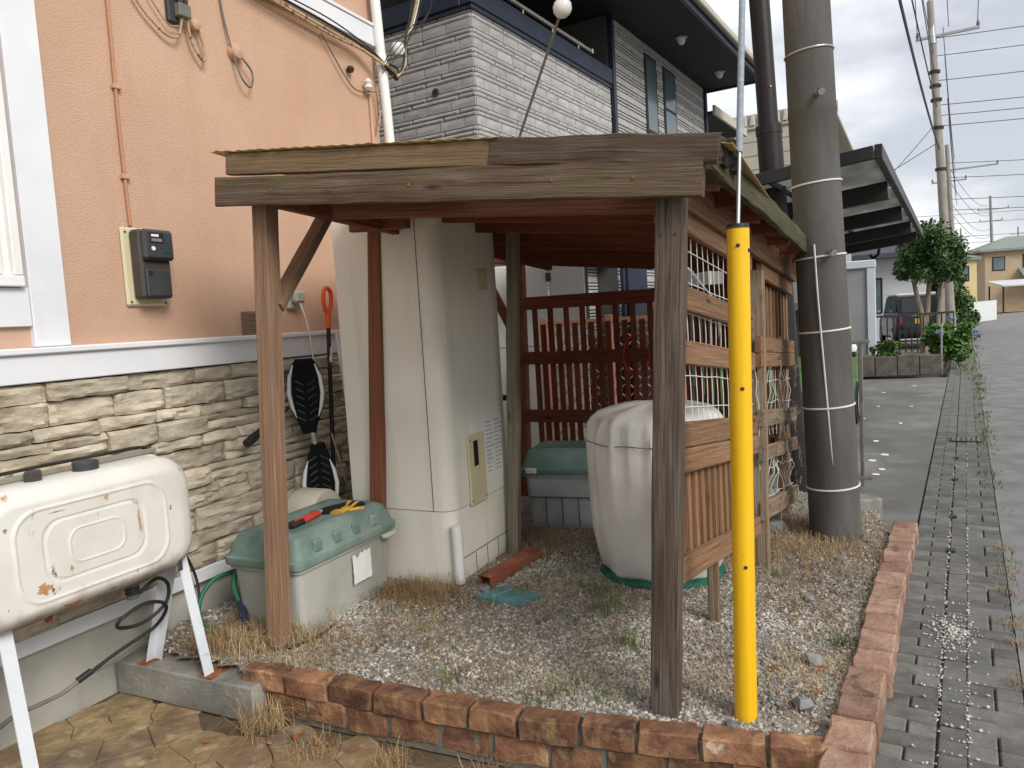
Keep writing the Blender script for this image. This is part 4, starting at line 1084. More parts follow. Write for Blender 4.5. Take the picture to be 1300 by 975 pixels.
# fuel line
b = MB(); b.tube(arc([HW.P(-.19, .42, .49), HW.P(-.10, .43, .53), HW.P(-.02, .40, .47), HW.P(-.03, .38, .38), HW.P(-.14, .36, .33), HW.P(-.27, .38, .36), HW.P(-.29, .42, .41), HW.P(-.18, .43, .44), HW.P(-.06, .4, .40), HW.P(.0, .34, .33), HW.P(-.03, .28, .25), HW.P(-.17, .22, .19), HW.P(-.33, .2, .14)], 8), .0085, 8)
fl = b.build('fuel_hose', M['cable'], smooth=60); tag(fl, 'black looped fuel hose hanging below the white oil tank', 'hose')
b = MB(); b.tube(arc([HW.P(-.33, .2, .14), HW.P(-.42, .17, .10), HW.P(-.52, .15, .09), HW.P(-.62, .14, .085), HW.P(-.8, .14, .02)], 8), .010, 8); b.build('hose_tail', M['cable_grey'], fl, smooth=60)
b = MB(); b.tube(arc([HW.P(-.33, .2, .14), HW.P(-.15, .19, .14), HW.P(.0, .18, .17), HW.P(.06, .16, .18)], 8), .008, 8); b.build('hose_branch', M['cable_grey'], fl, smooth=60)
MB().tube([HW.P(-.30, .2, .15), HW.P(-.36, .19, .13)], .016, 8).build('hose_tape', M['black_plastic'], fl, smooth=60)
# black cable lying over the tank and down the wall
b = MB(); b.tube(arc([HW.P(-1.1, .26, 1.10), HW.P(-.6, .27, 1.115), HW.P(-.2, .28, 1.115), HW.P(.03, .26, 1.105), HW.P(.12, .22, 1.02), HW.P(.19, .15, .93), HW.P(.22, .12, .86), HW.P(.2, .1, .72), HW.P(.27, .09, .6), HW.P(.36, .09, .45), HW.P(.40, .10, .3), HW.P(.36, .14, .16), HW.P(.30, .16, .09)], 8), .0075, 8)
o = b.build('black_cable', M['cable'], smooth=60); tag(o, 'thin black cable running over the oil tank and down the stone wall', 'cable')

# ------------------------------------------------------------------ storage boxes
def storage_box(name, F, s0, s1, t0, t1, z0, zl, z1, mb_, ml_, label):
    th = thing(name, F.P((s0 + s1) / 2, (t0 + t1) / 2, z0), label, 'storage box')
    tp = .02
    def rr4(i, z, r_=.04, n=4, grow=0):
        out = []
        a0_, a1_, b0_, b1_ = s0 + i, s1 - i, t0 + i, t1 - i
        for (cs, ct, an) in ((a1_ - r_, b1_ - r_, 0), (a0_ + r_, b1_ - r_, 90), (a0_ + r_, b0_ + r_, 180), (a1_ - r_, b0_ + r_, 270)):
            for k in range(n + 1):
                a = R(an + 90 * k / n); out.append(F.P(cs + r_ * math.cos(a), ct + r_ * math.sin(a), z))
        return out
    b = MB(); b.loft([rr4(.045, z0), rr4(.04, z0 + .02), rr4(.022, zl - .05), rr4(.02, zl - .04), rr4(.006, zl - .035), rr4(.006, zl)])
    body = b.build('body', M[mb_], th, smooth=35)
    b = MB(); b.loft([rr4(-.006, zl - .018), rr4(-.01, zl - .01), rr4(-.01, zl + .022), rr4(.004, zl + .03), rr4(.016, zl + .075), rr4(.04, z1 - .015), rr4(.065, z1), rr4(.11, z1), rr4(.12, z1 - .008)])
    lid = b.build('lid', M[ml_], th, smooth=35)
    return th, body, lid
th, body, lid = storage_box('storage_box', HW, .37, 1.205, .35, .835, .085, .455, .60, 'grey_box', 'green_lid', 'weathered grey storage box with faded green lid beside the brown left post')
for s_ in (.5, .66, .82, .98):
    hb(MB(), s_, s_ + .07, .805, .836, .49, .56, .012).build('lid_rib', M['green_lid'], lid)
hb(MB(), 1.06, 1.17, .83, .865, .405, .43, .006).build('latch', M['buff_plastic'], body)
mbp = MB(); W_, H_ = 9, 7
for j in range(H_ + 1):
    for i in range(W_ + 1):
        s_ = .80 + .16 * i / W_; z_ = .225 + .16 * j / H_
        if j == H_: z_ += .018 * noise.noise(Vector((i * .9, 3, 1))) - (.02 if 1 < i < 4 else 0)
        mbp.V.append(tuple(HW.P(s_, .826 + .004 * noise.noise(Vector((i * .7, j * .7, 0))) - .03 * (.4 - z_) * .15, z_))); mbp.G.append((s_, z_, 0))
for j in range(H_):
    for i in range(W_): mbp.F.append((j * (W_ + 1) + i, j * (W_ + 1) + i + 1, (j + 1) * (W_ + 1) + i + 1, (j + 1) * (W_ + 1) + i))
mbp.build('torn_label', M['paper'], body, smooth=60)
B2 = Frame((.03, 5.33), (.93, -.2))
th, body, lid = storage_box('storage_box', Frame(B2.P(0, -.1, 0), (.9006, -.3)), -.02, .62, -.45, .02, .08, .50, .66, 'grey_box2', 'green_lid2', 'slate grey storage box with dark green lid in front of the red rear fence')
Fb = Frame(B2.P(0, -.1, 0), (.9006, -.3))
for s_ in (.02, .50): hb(MB(), s_, s_ + .08, .018, .045, .49, .53, .006, Fb).build('latch', M['buff_plastic'], body)
for zz in (.31,): hb(MB(), .03, .57, -.005, .006, zz, zz + .006, .001, Fb).build('groove', M['seam'], body)
for s_ in (.15, .27, .39): hb(MB(), s_, s_ + .004, -.01, .004, .1, .31, .001, Fb).build('groove', M['seam'], body)
# things on and behind the near box
tl = thing('lopping_shears', HW.P(.85, .6, .59), 'garden shears with red handles lying on the faded green lid', 'shears')
for dy, m_ in ((0, 'red_plastic'), (.045, 'red_plastic')):
    MB().tube([HW.P(.50 + dy, .62 + dy * .6, .603), HW.P(.60 + dy, .62 + dy * .5, .607)], [.016, .017], 10).build('grip', M['black_plastic'], tl, smooth=50)
    MB().tube([HW.P(.60 + dy, .62 + dy * .5, .607), HW.P(.80, .6 + dy * .5, .611)], [.016, .013], 10).build('handle', M[m_], tl, smooth=50)
MB().prism([HW.P(.79, .57, .605), HW.P(.84, .655, .605), HW.P(1.02, .66, .605), HW.P(1.04, .63, .605), HW.P(.9, .58, .605)], (0, 0, .012)).build('blade', M['black_plastic'], tl)
MB().lathe([(.018, 0), (.016, .012)], HW.P(.82, .61, .612), 10).build('pivot', M['steel'], tl)
gl = thing('work_glove', HW.P(.98, .68, .585), 'crumpled ochre and black work glove on the green lid', 'glove')
mb = MB(); mb.loft([[HW.P(.86 + .02 * k, .69 + .045 * math.cos(a) * (1 - .1 * k), .597 + .016 * math.sin(a) + .004 * math.sin(k * 2)) for a in [R(36 * q) for q in range(10)]] for k in range(7)])
mb.build('palm', M['yellow_glove'], gl, smooth=60)
for q in range(4):
    MB().tube(arc([HW.P(.98, .655 + q * .022, .60), HW.P(1.03, .65 + q * .026, .615), HW.P(1.06, .64 + q * .03, .60)], 4), .011, 8).build('finger', M['black_plastic'] if q % 2 else M['yellow_glove'], gl, smooth=60)
MB().tube(arc([HW.P(.92, .73, .60), HW.P(.95, .765, .605), HW.P(.99, .775, .597)], 4), .011, 8).build('finger', M['yellow_glove'], gl, smooth=60)
# caster board hanging on the wall
cbd = thing('caster_board', HW.P(1.2, .15, .47), 'black two piece caster board with white edges leaning against the stone wall', 'caster board')
CBF = Frame(HW.P(1.305, .2, 0), (.94, .16))
def deck(zc, sgn, s_c):
    hw = [(-.235, .05), (-.2, .075), (-.12, .105), (-.02, .115), (.06, .10), (.13, .075), (.19, .052), (.235, .042)]
    def ring(scale, t):
        k_ = 1 if scale == 1 else .97
        return [CBF.P(s_c - w * scale, t, zc + sgn * z_ * k_) for z_, w in hw] + [CBF.P(s_c + w * scale, t, zc + sgn * z_ * k_) for z_, w in hw[::-1]]
    b = MB(); b.loft([ring(1, -.012), ring(1.0, .012), ring(.93, .022)]); d = b.build('deck', M['deck_black'], cbd, smooth=40)
    for e in (-1, 1):
        MB().tube([CBF.P(s_c + e * (w * .88), .02, zc + sgn * z_) for z_, w in hw[1:6]], [.004, .012, .014, .012, .003], 8).build('edge_stripe', M['white_plastic'], d, smooth=60)
        for k in range(6):
            z_ = -.1 + k * .045
            MB().tube([CBF.P(s_c + e * .012, .022, zc + sgn * (z_ + .03)), CBF.P(s_c + e * .06, .025, zc + sgn * z_)], .005, 6).build('grip_rib', M['meter'], d, smooth=60)
deck(1.205, -1, -.03); deck(.67, 1, .015)
MB().tube([CBF.P(-.012, .0, .99), CBF.P(.0, .0, .88)], .02, 10).build('torsion_bar', M['steel'], cbd, smooth=50)
sv = thing('snow_shovel', HW.P(1.50, .2, .3), 'long handled shovel with orange grip leaning between wall and water heater', 'shovel')
MB().tube([HW.P(1.52, .2, 1.62), HW.P(1.46, .18, .3)], .014, 10).build('shaft', M['black_plastic'], sv, smooth=50)
MB().tube([HW.P(1.52, .2, 1.50), HW.P(1.514, .2, 1.40)], .0155, 10).build('sleeve', M['white_plastic'], sv, smooth=50)
MB().tube([HW.P(1.523, .2, 1.62), HW.P(1.53, .2, 1.72)], [.016, .02], 10).build('grip_neck', M['orange_plastic'], sv, smooth=50)
MB().tube(arc([HW.P(1.53, .2, 1.70), HW.P(1.495, .2, 1.77), HW.P(1.50, .2, 1.85), HW.P(1.535, .2, 1.88), HW.P(1.57, .2, 1.85), HW.P(1.565, .2, 1.77), HW.P(1.53, .2, 1.70)], 6), .014, 8).build('grip', M['orange_plastic'], sv, smooth=50)
b = MB(); b.box(HW.P(1.44, .17, .22), (.2, .02, .25), (HW.u, HW.n, Z), .01); b.build('blade', M['black_plastic'], sv)
o = MB().beam(HW.P(1.58, .22, 1.60), HW.P(1.64, .3, .1), .03, .025, HW.n, .004).build('white_batten', M['white_plastic']); tag(o, 'narrow white batten leaning beside the water heater', 'batten')
o = MB().tube([HW.P(1.42, .24, .95), HW.P(1.58, .33, .1)], .005, 8).build('thin_cane', M['grass_dry'], smooth=50); tag(o, 'thin bamboo cane leaning behind the caster board', 'cane')
o = MB().lathe([(.14, 0), (.15, .02), (.15, .2), (.14, .22)], HW.P(1.16, .16, .50), 22, (HW.u, Z, HW.n)).build('plastic_tub', M['buff_plastic'], smooth=40); tag(o, 'round buff plastic tub on its side behind the green lidded box', 'tub')
hb(MB(), .95, 1.35, .05, .34, .08, .36, .01).build('tub_stand', M['grey_box'], bpy.data.objects['plastic_tub'])
# brush handle poking out of the stone wall side
bh = thing('hand_brush', HW.P(.98, .1, 1.0), 'black brush handle poking out behind the brown left post', 'brush')
MB().tube([HW.P(.80, .13, .985), HW.P(.86, .13, 1.01), HW.P(.97, .12, 1.055)], [.024, .027, .018], 10).build('handle', M['black_plastic'], bh, smooth=50)
MB().tube([HW.P(.97, .12, 1.055), HW.P(1.2, .1, 1.14)], .009, 8).build('shaft', M['black_plastic'], bh, smooth=50)
# green hose loop with a blue grey tail by the box
hz = thing('garden_hose', HW.P(.36, .3, .09), 'dark green hose looping out behind the left end of the grey storage box', 'hose')
MB().tube(arc([HW.P(.47, .3, .36), HW.P(.36, .28, .36), HW.P(.27, .27, .29), HW.P(.24, .28, .19), HW.P(.29, .32, .11)], 8), .011, 8).build('loop', M['hose_green'], hz, smooth=60)
MB().tube(arc([HW.P(.45, .33, .38), HW.P(.42, .34, .30), HW.P(.42, .37, .22)], 6), .016, 8).build('nozzle', M['hose_green'], hz, smooth=60)
MB().tube(arc([HW.P(.42, .38, .22), HW.P(.36, .46, .16), HW.P(.30, .52, .09)], 6), .022, 8).build('tail', M['navy_metal'], hz, smooth=60)
o = MB().tube(arc([HW.P(.22, .74, .10), HW.P(.28, .84, .105), HW.P(.40, .88, .1), HW.P(.52, .87, .1), HW.P(.62, .84, .09)], 8), .010, 8).build('ground_hose', M['cable'], smooth=60); tag(o, 'short black hose lying in the gravel at the foot of the left post', 'hose')

# ------------------------------------------------------------------ covered cooker
cv = thing('covered_object', (.82, 4.32, .09), 'bulky round object under a silver tarpaulin cover inside the shelter', 'covered object')
rings = []; NN = 72
ctr = Vector((.815, 4.33, 0))
for (z_, r_) in ((.10, .335), (.13, .345), (.22, .365), (.35, .385), (.5, .392), (.65, .395), (.78, .392), (.88, .382), (.95, .372), (.99, .36), (1.02, .325), (1.04, .25), (1.06, .14), (1.065, .04)):
    ring = []
    for k in range(NN):
        a = 2 * math.pi * k / NN
        f = 1.0
        g = min(1, max(0, (z_ - .55) / .35)) if z_ < .97 else max(0, 1 - (z_ - .97) / .05)
        gather = .026 * math.sin(a * 17 + 2 * math.sin(a * 3)) * g * (1 if z_ < .97 else .5)
        fold = .022 * noise.noise(Vector((math.cos(a) * 2.2, math.sin(a) * 2.2, z_ * 2.3))) + .012 * noise.noise(Vector((math.cos(a) * 5, math.sin(a) * 5, z_ * 5 + 4)))
        crease = .03 * max(0, 1 - (z_ - .1) / .25) * noise.noise(Vector((math.cos(a) * 2, math.sin(a) * 2, z_ * 14)))
        rr2 = r_ + gather + fold + crease
        zz = z_ + (.02 * noise.noise(Vector((math.cos(a) * 2, math.sin(a) * 2, 9))) if z_ > .9 else 0) + .035 * noise.noise(Vector((math.cos(a) * 1.5, math.sin(a) * 1.5, 2))) * max(0, 1 - (z_ - .1) * 5) + .02
        ring.append(ctr + Vector((math.cos(a) * rr2, math.sin(a) * rr2 * .98, zz)))
    rings.append(ring)
b = MB(); b.loft(rings); b.build('tarpaulin', M['cover'], cv, smooth=75)
b = MB(); b.loft([[ctr + Vector((math.cos(2 * math.pi * k / 40) * rr2 * (1 + .02 * math.sin(k * 3)), math.sin(2 * math.pi * k / 40) * rr2, z_ + .01 * math.sin(k * 1.7))) for k in range(40)] for z_, rr2 in ((.085, .34), (.098, .358), (.12, .352), (.13, .335))]); b.build('hem', M['net_green'], cv, smooth=60)
b = MB(); b.tube([ctr + Vector((math.cos(2 * math.pi * k / 60) * .402, math.sin(2 * math.pi * k / 60) * .394, .885 + .004 * math.sin(k))) for k in range(61)], .003, 5); b.build('seam', M['cable_grey'], cv)
# ground cover and channel
mh = thing('access_cover', (-.08, 4.03, .09), 'small teal access cover set in the gravel near the water heater', 'cover')
ma = Frame((-.08, 4.03), (.75, .62))
b = MB(); b.prism([(-.265, 4.052, .085), (-.049, 3.89, .085), (.102, 3.991, .085), (-.113, 4.174, .085)], (0, 0, .022)); b.build('plate', M['manhole'], mh)
for f in (.3, .7):
    b = MB(); p = Vector((-.265, 4.052, .108)).lerp(Vector((-.049, 3.89, .108)), f); q = Vector((-.113, 4.174, .108)).lerp(Vector((.102, 3.991, .108)), f); b.beam(p.lerp(q, .1), p.lerp(q, .9), .012, .008); b.build('rib', M['manhole'], mh)
ch_ = thing('clay_channel', (-.1, 4.5, .09), 'terracotta coloured hollow channel on the gravel along the water heater', 'channel')
d_ = Vector((.29, .44, 0)).normalized(); n_ = Vector((d_.y, -d_.x, 0)); P0 = Vector((-.225, 4.235, .085)); LL = .56
for t_, hh in ((-.04, .055), (.04, .055)): MB().beam(P0 + n_ * t_ + Z * .028, P0 + d_ * LL + n_ * t_ + Z * .028, .012, hh).build('side', M['red_pipe'], ch_)
MB().beam(P0 + Z * .061, P0 + d_ * LL + Z * .061, .092, .012).build('top', M['red_pipe'], ch_)

# ------------------------------------------------------------------ near utility pole, guy and guard
up_ = thing('utility_pole', (2.04, 4.74, .05), 'large dark concrete utility pole rising from the gravel beside the shelter', 'utility pole')
axp = Vector((2.045, 4.80, -.1)); axt = Vector((1.72, 4.78, 10.2))
def upz(z): f = (z + .1) / 10.3; return axp.lerp(axt, f)
def upr(z): return .158 - .0062 * z
hs = [-.1, .3, .8, 1.4, 1.9, 2.4, 2.75, 2.76, 2.8, 3.4, 5, 8, 10.2]
MB().tube([upz(z_) for z_ in hs], [upr(z_) + (.004 if z_ in (2.76,) else 0) for z_ in hs], 28).build('shaft', M['pole_conc'], up_, smooth=40)
for z_ in (.42, .94, 1.42, 1.88, 2.33, 3.12):
    a_ = .18 if z_ > 2 else .05
    pts_ = [upz(z_) + Vector((math.cos(2 * math.pi * k / 24), math.sin(2 * math.pi * k / 24), 0)) * (upr(z_) + .003) + Z * (.012 * math.cos(2 * math.pi * k / 24)) for k in range(25)]
    MB().tube(pts_, .006, 6).build('wire_band', M['wire_white'] if z_ < 2.5 else M['alu'], up_, smooth=60)
MB().tube(arc([upz(z_) + Vector((-.068 + dx, -upr(z_) * .90, 0)) for z_, dx in ((.1, .035), (.5, .02), (1.1, .0), (1.6, -.015), (1.95, -.02))], 6), .006, 6).build('ground_wire', M['wire_white'], up_, smooth=60)
for z_, dx in ((1.9, .0), (2.85, -.02)):
    MB().tube([upz(z_) + Vector((dx, -upr(z_) + .01, 0)), upz(z_) + Vector((dx, -upr(z_) - .05, -.01))], [.018, .014], 12).build('step_bolt', M['steel'], up_, smooth=50)
    MB().tube([upz(z_) + Vector((dx, -upr(z_) - .035, 0)), upz(z_) + Vector((dx, -upr(z_) - .062, -.012))], .022, 6).build('bolt_head', M['chrome'], up_, smooth=30)
for z_ in (8.2, 9.3): MB().beam(upz(z_) + Vector((-.7, .35, 0)), upz(z_) + Vector((.7, -.35, 0)), .07, .07).build('cross_arm', M['steel'], up_)

yg = thing('guy_wire_guard', (.795, 2.655, .08), 'bright yellow plastic guy wire guard tube standing before the shelter', 'wire guard')
gb, gt_ = Vector((.79, 2.68, .06)), Vector((.822, 2.68, 1.875))
MB().tube([gb, gb.lerp(gt_, .3), gb.lerp(gt_, .7), gt_], [.0405, .0395, .0385, .0385], 24).build('tube', M['yellow'], yg, smooth=50)
MB().tube([gt_ - Z * .004, gt_ + Z * .012], [.039, .037], 24).build('cap', M['black_plastic'], yg, smooth=40)
for f, dx in ((.965, -.012), (.335, -.004), (.69, -.005), (.955, .028)):
    p = gb.lerp(gt_, f); y_ = -math.sqrt(.0388 ** 2 - dx * dx)
    MB().lathe([(.007, -.004), (.007, .002), (.004, .003)], p + Vector((dx, y_, 0)), 10, (X0, Z, Vector((0, -1, 0)))).build('rivet', M['black_plastic'], yg)
gw = MB(); gw.tube([gt_ + Z * .0, gt_.lerp(upz(8.0), .10), upz(8.0)], [.0075, .0075, .0075], 8)
o = gw.build('guy_wire', M['steel'], smooth=60); tag(o, 'galvanised guy wire rising from the yellow guard tube', 'guy wire')
MB().tube([gt_.lerp(upz(8.0), .045), gt_.lerp(upz(8.0), .40)], .012, 10).build('preformed_grip', mat('blue_grey_grip', [(.2, .24, .29), (.3, .34, .38)], (20, 1, 1), 4, 4, .5, .2), o, smooth=60)

# tall brown steel pole behind
bp_ = thing('steel_pole', (2.3, 6.3, 0), 'tall dark brown steel pole between the shelter roof and the concrete pole', 'pole')
q0, q1 = Vector((2.33, 6.25, 0)), Vector((2.015, 6.25, 7.0))
MB().tube([q0, q0.lerp(q1, .43)], .098, 20).build('lower_tube', M['pole_brown'], bp_, smooth=50)
MB().tube([q0.lerp(q1, .43), q0.lerp(q1, 1)], .078, 20).build('upper_tube', M['pole_brown'], bp_, smooth=50)
MB().tube([q0.lerp(q1, .424), q0.lerp(q1, .434)], .103, 20).build('collar', M['pole_brown'], bp_, smooth=50)
MB().lathe([(.008, 0), (.006, .006)], q0.lerp(q1, .475) + Vector((.01, -.08, 0)), 8, (X0, Z, Vector((0, -1, 0)))).build('bolt', M['chrome'], bp_)

# stay rod with white ball insulator running down to the yard
def U_(a, b_, f): return Vector(a).lerp(Vector(b_), f)
sr = thing('stay_wire', (0, 6.2, 2.3), 'dark stay rod with a white ball insulator crossing before the grey house', 'stay wire')
a_, b_ = Vector((.03, 6.85, 2.8)), Vector((.54, 6.05, 3.92))
MB().tube([a_, b_], .011, 8).build('rod', M['cable_grey'], sr, smooth=60)
dd = (b_ - a_).normalized()
MB().lathe([(.012, -.075), (.05, -.055), (.072, -.015), (.072, .02), (.05, .06), (.012, .08)], b_ + dd * .05, 16, (dd.orthogonal().normalized(), dd.cross(dd.orthogonal()).normalized(), dd)).build('ball', M['porcelain'], sr, smooth=40)
MB().tube([b_ + dd * .1, b_ + dd * 3.0], .008, 8).build('upper_wire', M['cable'], sr, smooth=60)

# ------------------------------------------------------------------ grey neighbour house (textured block siding)
K = 1.1
def gz(z): return 1.6 + (z - 1.6) * K
gh = thing('grey_house', GH.P(0, -2, 0), 'grey two storey house with block pattern siding, navy trim and black eaves', 'house')
PB = gz(4.42)                         # underside of the parapet cap
wall = MB()
hb(wall, 0, 3.4, -3.6, -.014, 2.35, PB, 0, GH)
hb(wall, 3.4, 7.85, -6.6, -.014, -.1, 5.75, 0, GH)
hb(wall, .35, 3.4, -6.6, -.35, -.1, 2.35, 0, GH)
hb(wall, .35, 3.4, -6.6, -1.5, 2.35, 5.75, 0, GH)
hb(wall, 0, .35, -6.6, -3.6, -.1, 5.75, 0, GH)
wall = wall.build('wall', M['siding_joint'], gh)
def blockmesh(name, L, H, rough):
    mb = MB(); nx_ = max(3, int(L / (.03 if rough else .1))); nz_ = 3 if rough else 2
    ring = []
    V = []; Fc = []
    for j in range(nz_ + 1):
        for i in range(nx_ + 1):
            x = -L / 2 + L * i / nx_; z_ = -H / 2 + H * j / nz_
            ed = i in (0, nx_) or j in (0, nz_)
            y = -.012 + (.005 if ed else 0) - ((.007 * abs(noise.noise(Vector((x * 23 + H * 99, z_ * 60, L * 7)))) if rough else .0) if not ed else 0)
            V.append((x, y, z_))
    w = nx_ + 1
    for j in range(nz_):
        for i in range(nx_): Fc.append((j * w + i, j * w + i + 1, (j + 1) * w + i + 1, (j + 1) * w + i))
    per = [i for i in range(w)] + [j * w + nx_ for j in range(1, nz_ + 1)] + [nz_ * w + i for i in range(nx_ - 1, -1, -1)] + [j * w for j in range(nz_ - 1, 0, -1)]
    b0 = len(V)
    for k in per: V.append((V[k][0], .012, V[k][2]))
    for k in range(len(per)):
        m_ = (k + 1) % len(per); Fc.append((per[k], per[m_], b0 + m_, b0 + k))
    mb.add(V, Fc); me = mb.mesh(name, (0, 0, 0)); me.materials.append(M['siding_grey']); return me
bm_tall = blockmesh('siding_block', .295, .089, False)
bm_thin = [blockmesh('siding_strip', .595, .037, True) for _ in range(1)]
per_ = .188
aS = GH.ang               # street face: local x along u, front is -y
aC = GH.ang - math.pi / 2 # face towards the viewer: local x = along n
# street face of the balcony
nb = 0
r = 0; z = PB - .03 - per_
far = MB()
def clip_inst(me, L, s0, s1, pos, ang, face_end, zc):
    """place a block centred between s0,s1 scaled to its visible length"""
    global nb
    ln = s1 - s0
    if ln < .03: return
    o = inst('siding_block' if me is bm_tall else 'siding_strip', me, pos((s0 + s1) / 2, zc), ang, wall, (ln / L * .97, 1, 1)); nb += 1
def lay(pos, ang, length, off, z0, z1):
    z = z1 - per_; r = 0
    while z > z0 - per_:
        x = -((r % 2) * .15 + off)
        while x < length:
            clip_inst(bm_tall, .295, max(0, x), min(length, x + .3), pos, ang, 0, z + .047); x += .3
        for k in range(2):
            x = -((r * 2 + k) % 3) * .2
            while x < length:
                clip_inst(bm_thin[0], .595, max(0, x), min(length, x + .6), pos, ang, 0, z + .117 + k * .046); x += .6
        z -= per_; r += 1
lay(lambda a, zc: GH.P(.0, -a, zc), aC, 1.35, 0, 3.2, PB - .02)
lay(lambda a, zc: GH.P(a, .0, zc), aS, 3.4, 0, 3.35, PB - .02)
# the rest of the street face further along: same blocks, one mesh
def lay_far(s0, s1, z0, z1, holes, t=0.0):
    z = z0; r = 0
    while z < z1:
        for (h0, h1, stp, wd) in ((0, .093, .3, 1), (.098, .136, .6, 0), (.142, .182, .6, 0)):
            x = s0 - (r % 2) * stp / 2
            while x < s1:
                a0, a1 = max(s0, x), min(s1, x + stp)
                iv = [(a0, a1)]
                for H in holes:
                    if z + h1 > H[2] + .03 and z + h0 < H[3] - .03:
                        iv = [q_ for (c0, c1) in iv for q_ in ((c0, min(c1, H[0])), (max(c0, H[1]), c1)) if q_[1] - q_[0] > .02]
                for (c0, c1) in iv:
                    if c1 - c0 > .02 and z + h1 < z1 + .05:
                        far.box(GH.P((c0 + c1) / 2, t + random.uniform(-.003, .003), z + (h0 + h1) / 2), (c1 - c0 - .006, .028, h1 - h0 - .009), (GH.u, GH.n, Z), .004)
                x += stp
        z += per_; r += 1
W2 = (4.73, 5.28, gz(4.05), gz(5.17)); W3 = (5.55, 6.2, gz(4.05), gz(5.17))
lay_far(3.5, 7.85, 3.3, gz(5.28), [W2, W3])
lay_far(3.4, 6.2, 1.3, 2.6, [])
lay_far(.35, 3.4, 1.3, 2.3, [], -.335)
lay_far(1.2, 3.4, gz(4.62), 5.7, [(2.5, 3.1, gz(4.3), gz(5.2))], -1.486)
kind(far.build('siding_run', M['siding_grey'], wall), 'stuff')
# navy parapet cap
cap = MB(); hb(cap, -.05, 3.43, -.09, .05, PB, PB + .21, .01, GH)
cap.build('parapet_cap', M['navy_metal'], gh)
hb(MB(), -.05, .09, -3.6, -.092, PB, PB + .21, .01, GH).build('parapet_cap', M['navy_metal'], gh)
hb(MB(), -.03, 3.42, -.05, .035, PB - .045, PB - .002, .004, GH).build('parapet_drip', M['navy_metal'], gh)
hb(MB(), -.03, .03, -3.6, -.052, PB - .045, PB - .002, .004, GH).build('parapet_drip', M['navy_metal'], gh)
rl = MB().tube([GH.P(.1, -.02, gz(4.71)), GH.P(2.86, -.02, gz(4.71))], .028, 12).build('balcony_rail', M['alu'], gh, smooth=50)
for s_ in (.4, 1.1, 1.8, 2.5): MB().tube([GH.P(s_, -.02, PB + .2), GH.P(s_, -.02, gz(4.70))], .012, 8).build('rail_bracket', M['alu'], rl, smooth=50)
MB().box(GH.P(2.88, -.02, gz(4.71)), (.03, .07, .065), (GH.u, GH.n, Z), .006).build('end_cap', M['alu'], rl)
# pipes
for s_, z0_, z1_ in ((3.45, .1, 5.7), (7.80, 2.5, 5.7)):
    pp = MB(); pp.box(GH.P(s_, .04, (z0_ + z1_) / 2), (.075, .06, z1_ - z0_), (GH.u, GH.n, Z), .008); pp.build('downpipe', M['navy_metal'], gh)
hb(MB(), 3.52, 4.25, 0, .1, .1, 2.75, .01, GH).build('dark_pillar', M['navy_metal'], gh)
# windows of the upper floor
def window(s0, s1, z0, z1, t, split):
    w_ = hb(MB(), s0, s1, t - .1, t + .02, z0, z1, .004, GH).build('window', M['soffit'], gh)
    zz = [z0 + .05, z1 - .05] if not split else [z0 + .05, z0 + (z1 - z0) * .42, z0 + (z1 - z0) * .46, z1 - .05]
    for k in range(0, len(zz), 2):
        hb(MB(), s0 + .05, s1 - .05, t + .02, t + .026, zz[k], zz[k + 1], 0, GH).build('pane', M['glass_blue'], w_)
    hb(MB(), s0 - .03, s1 + .03, t, t + .06, z0 - .04, z0 - .002, .004, GH).build('sill', M['navy_metal'], w_)
window(W2[0] + .03, W2[1] - .03, W2[2] + .03, W2[3] - .03, .0, False)
window(W3[0] + .03, W3[1] - .03, W3[2] + .03, W3[3] - .03, .0, True)
window(2.52, 3.08, PB + .3, gz(5.17), -1.5, False)
# eaves
EZ = gz(5.27)
hb(MB(), -.6, 8.0, -6.9, 1.0, EZ, EZ + .05, 0, GH).build('soffit', M['soffit'], gh)
ev = MB(); hb(ev, -.62, 8.02, .98, 1.03, EZ - .03, EZ + .17, .006, GH); ev.build('fascia', M['navy_metal'], gh)
hb(MB(), 7.97, 8.03, -6.9, .978, EZ - .03, EZ + .17, .006, GH).build('fascia', M['navy_metal'], gh)
gt2 = MB(); gt2.beam(GH.P(-.62, 1.075, EZ + .12), GH.P(8.05, 1.075, EZ + .12), .085, .10, ch=.015); gt2.build('gutter', M['beige_wall'], gh)
rf = MB(); rf.prism([GH.P(-.62, 1.0, EZ + .172), GH.P(-.62, -2.9, EZ + 1.75), GH.P(-.62, -6.9, EZ + .172)], GH.u * 8.65); rf.build('roof', M['roof_dark'], gh)
for s_ in (4.9, 6.95, 2.8):
    dl_ = MB().lathe([(.085, 0), (.09, -.02), (.07, -.03)], GH.P(s_, .55, EZ), 16).build('downlight', M['alu'], gh, smooth=40)
    MB().lathe([(.06, -.028), (.055, -.075), (.03, -.11), (.01, -.115)], GH.P(s_, .55, EZ), 14).build('globe', M['lampglass'], dl_, smooth=40)
MB().lathe([(.04, 0), (.042, .012), (.03, .014)], GH.P(-.014, -.47, gz(3.74)), 14, (GH.n, Z, GH.u * -1)).build('vent_ring', M['siding_joint'], gh)
MB().lathe([(.026, .0), (.026, .0155)], GH.P(-.014, -.47, gz(3.74)), 14, (GH.n, Z, GH.u * -1)).build('vent_hole', M['soffit'], gh)
hb(MB(), 7.86, 10.2, -6.5, .15, EZ - .45, EZ - .40, 0, GH).build('rear_eave', M['soffit'], gh)
hb(MB(), 7.86, 10.25, .15, .2, EZ - .47, EZ - .30, .004, GH).build('rear_gutter', M['beige_wall'], gh)
hb(MB(), 7.86, 10.0, -6.5, -.6, -.1, EZ - .46, 0, GH).build('rear_wall', M['siding_grey'], gh)
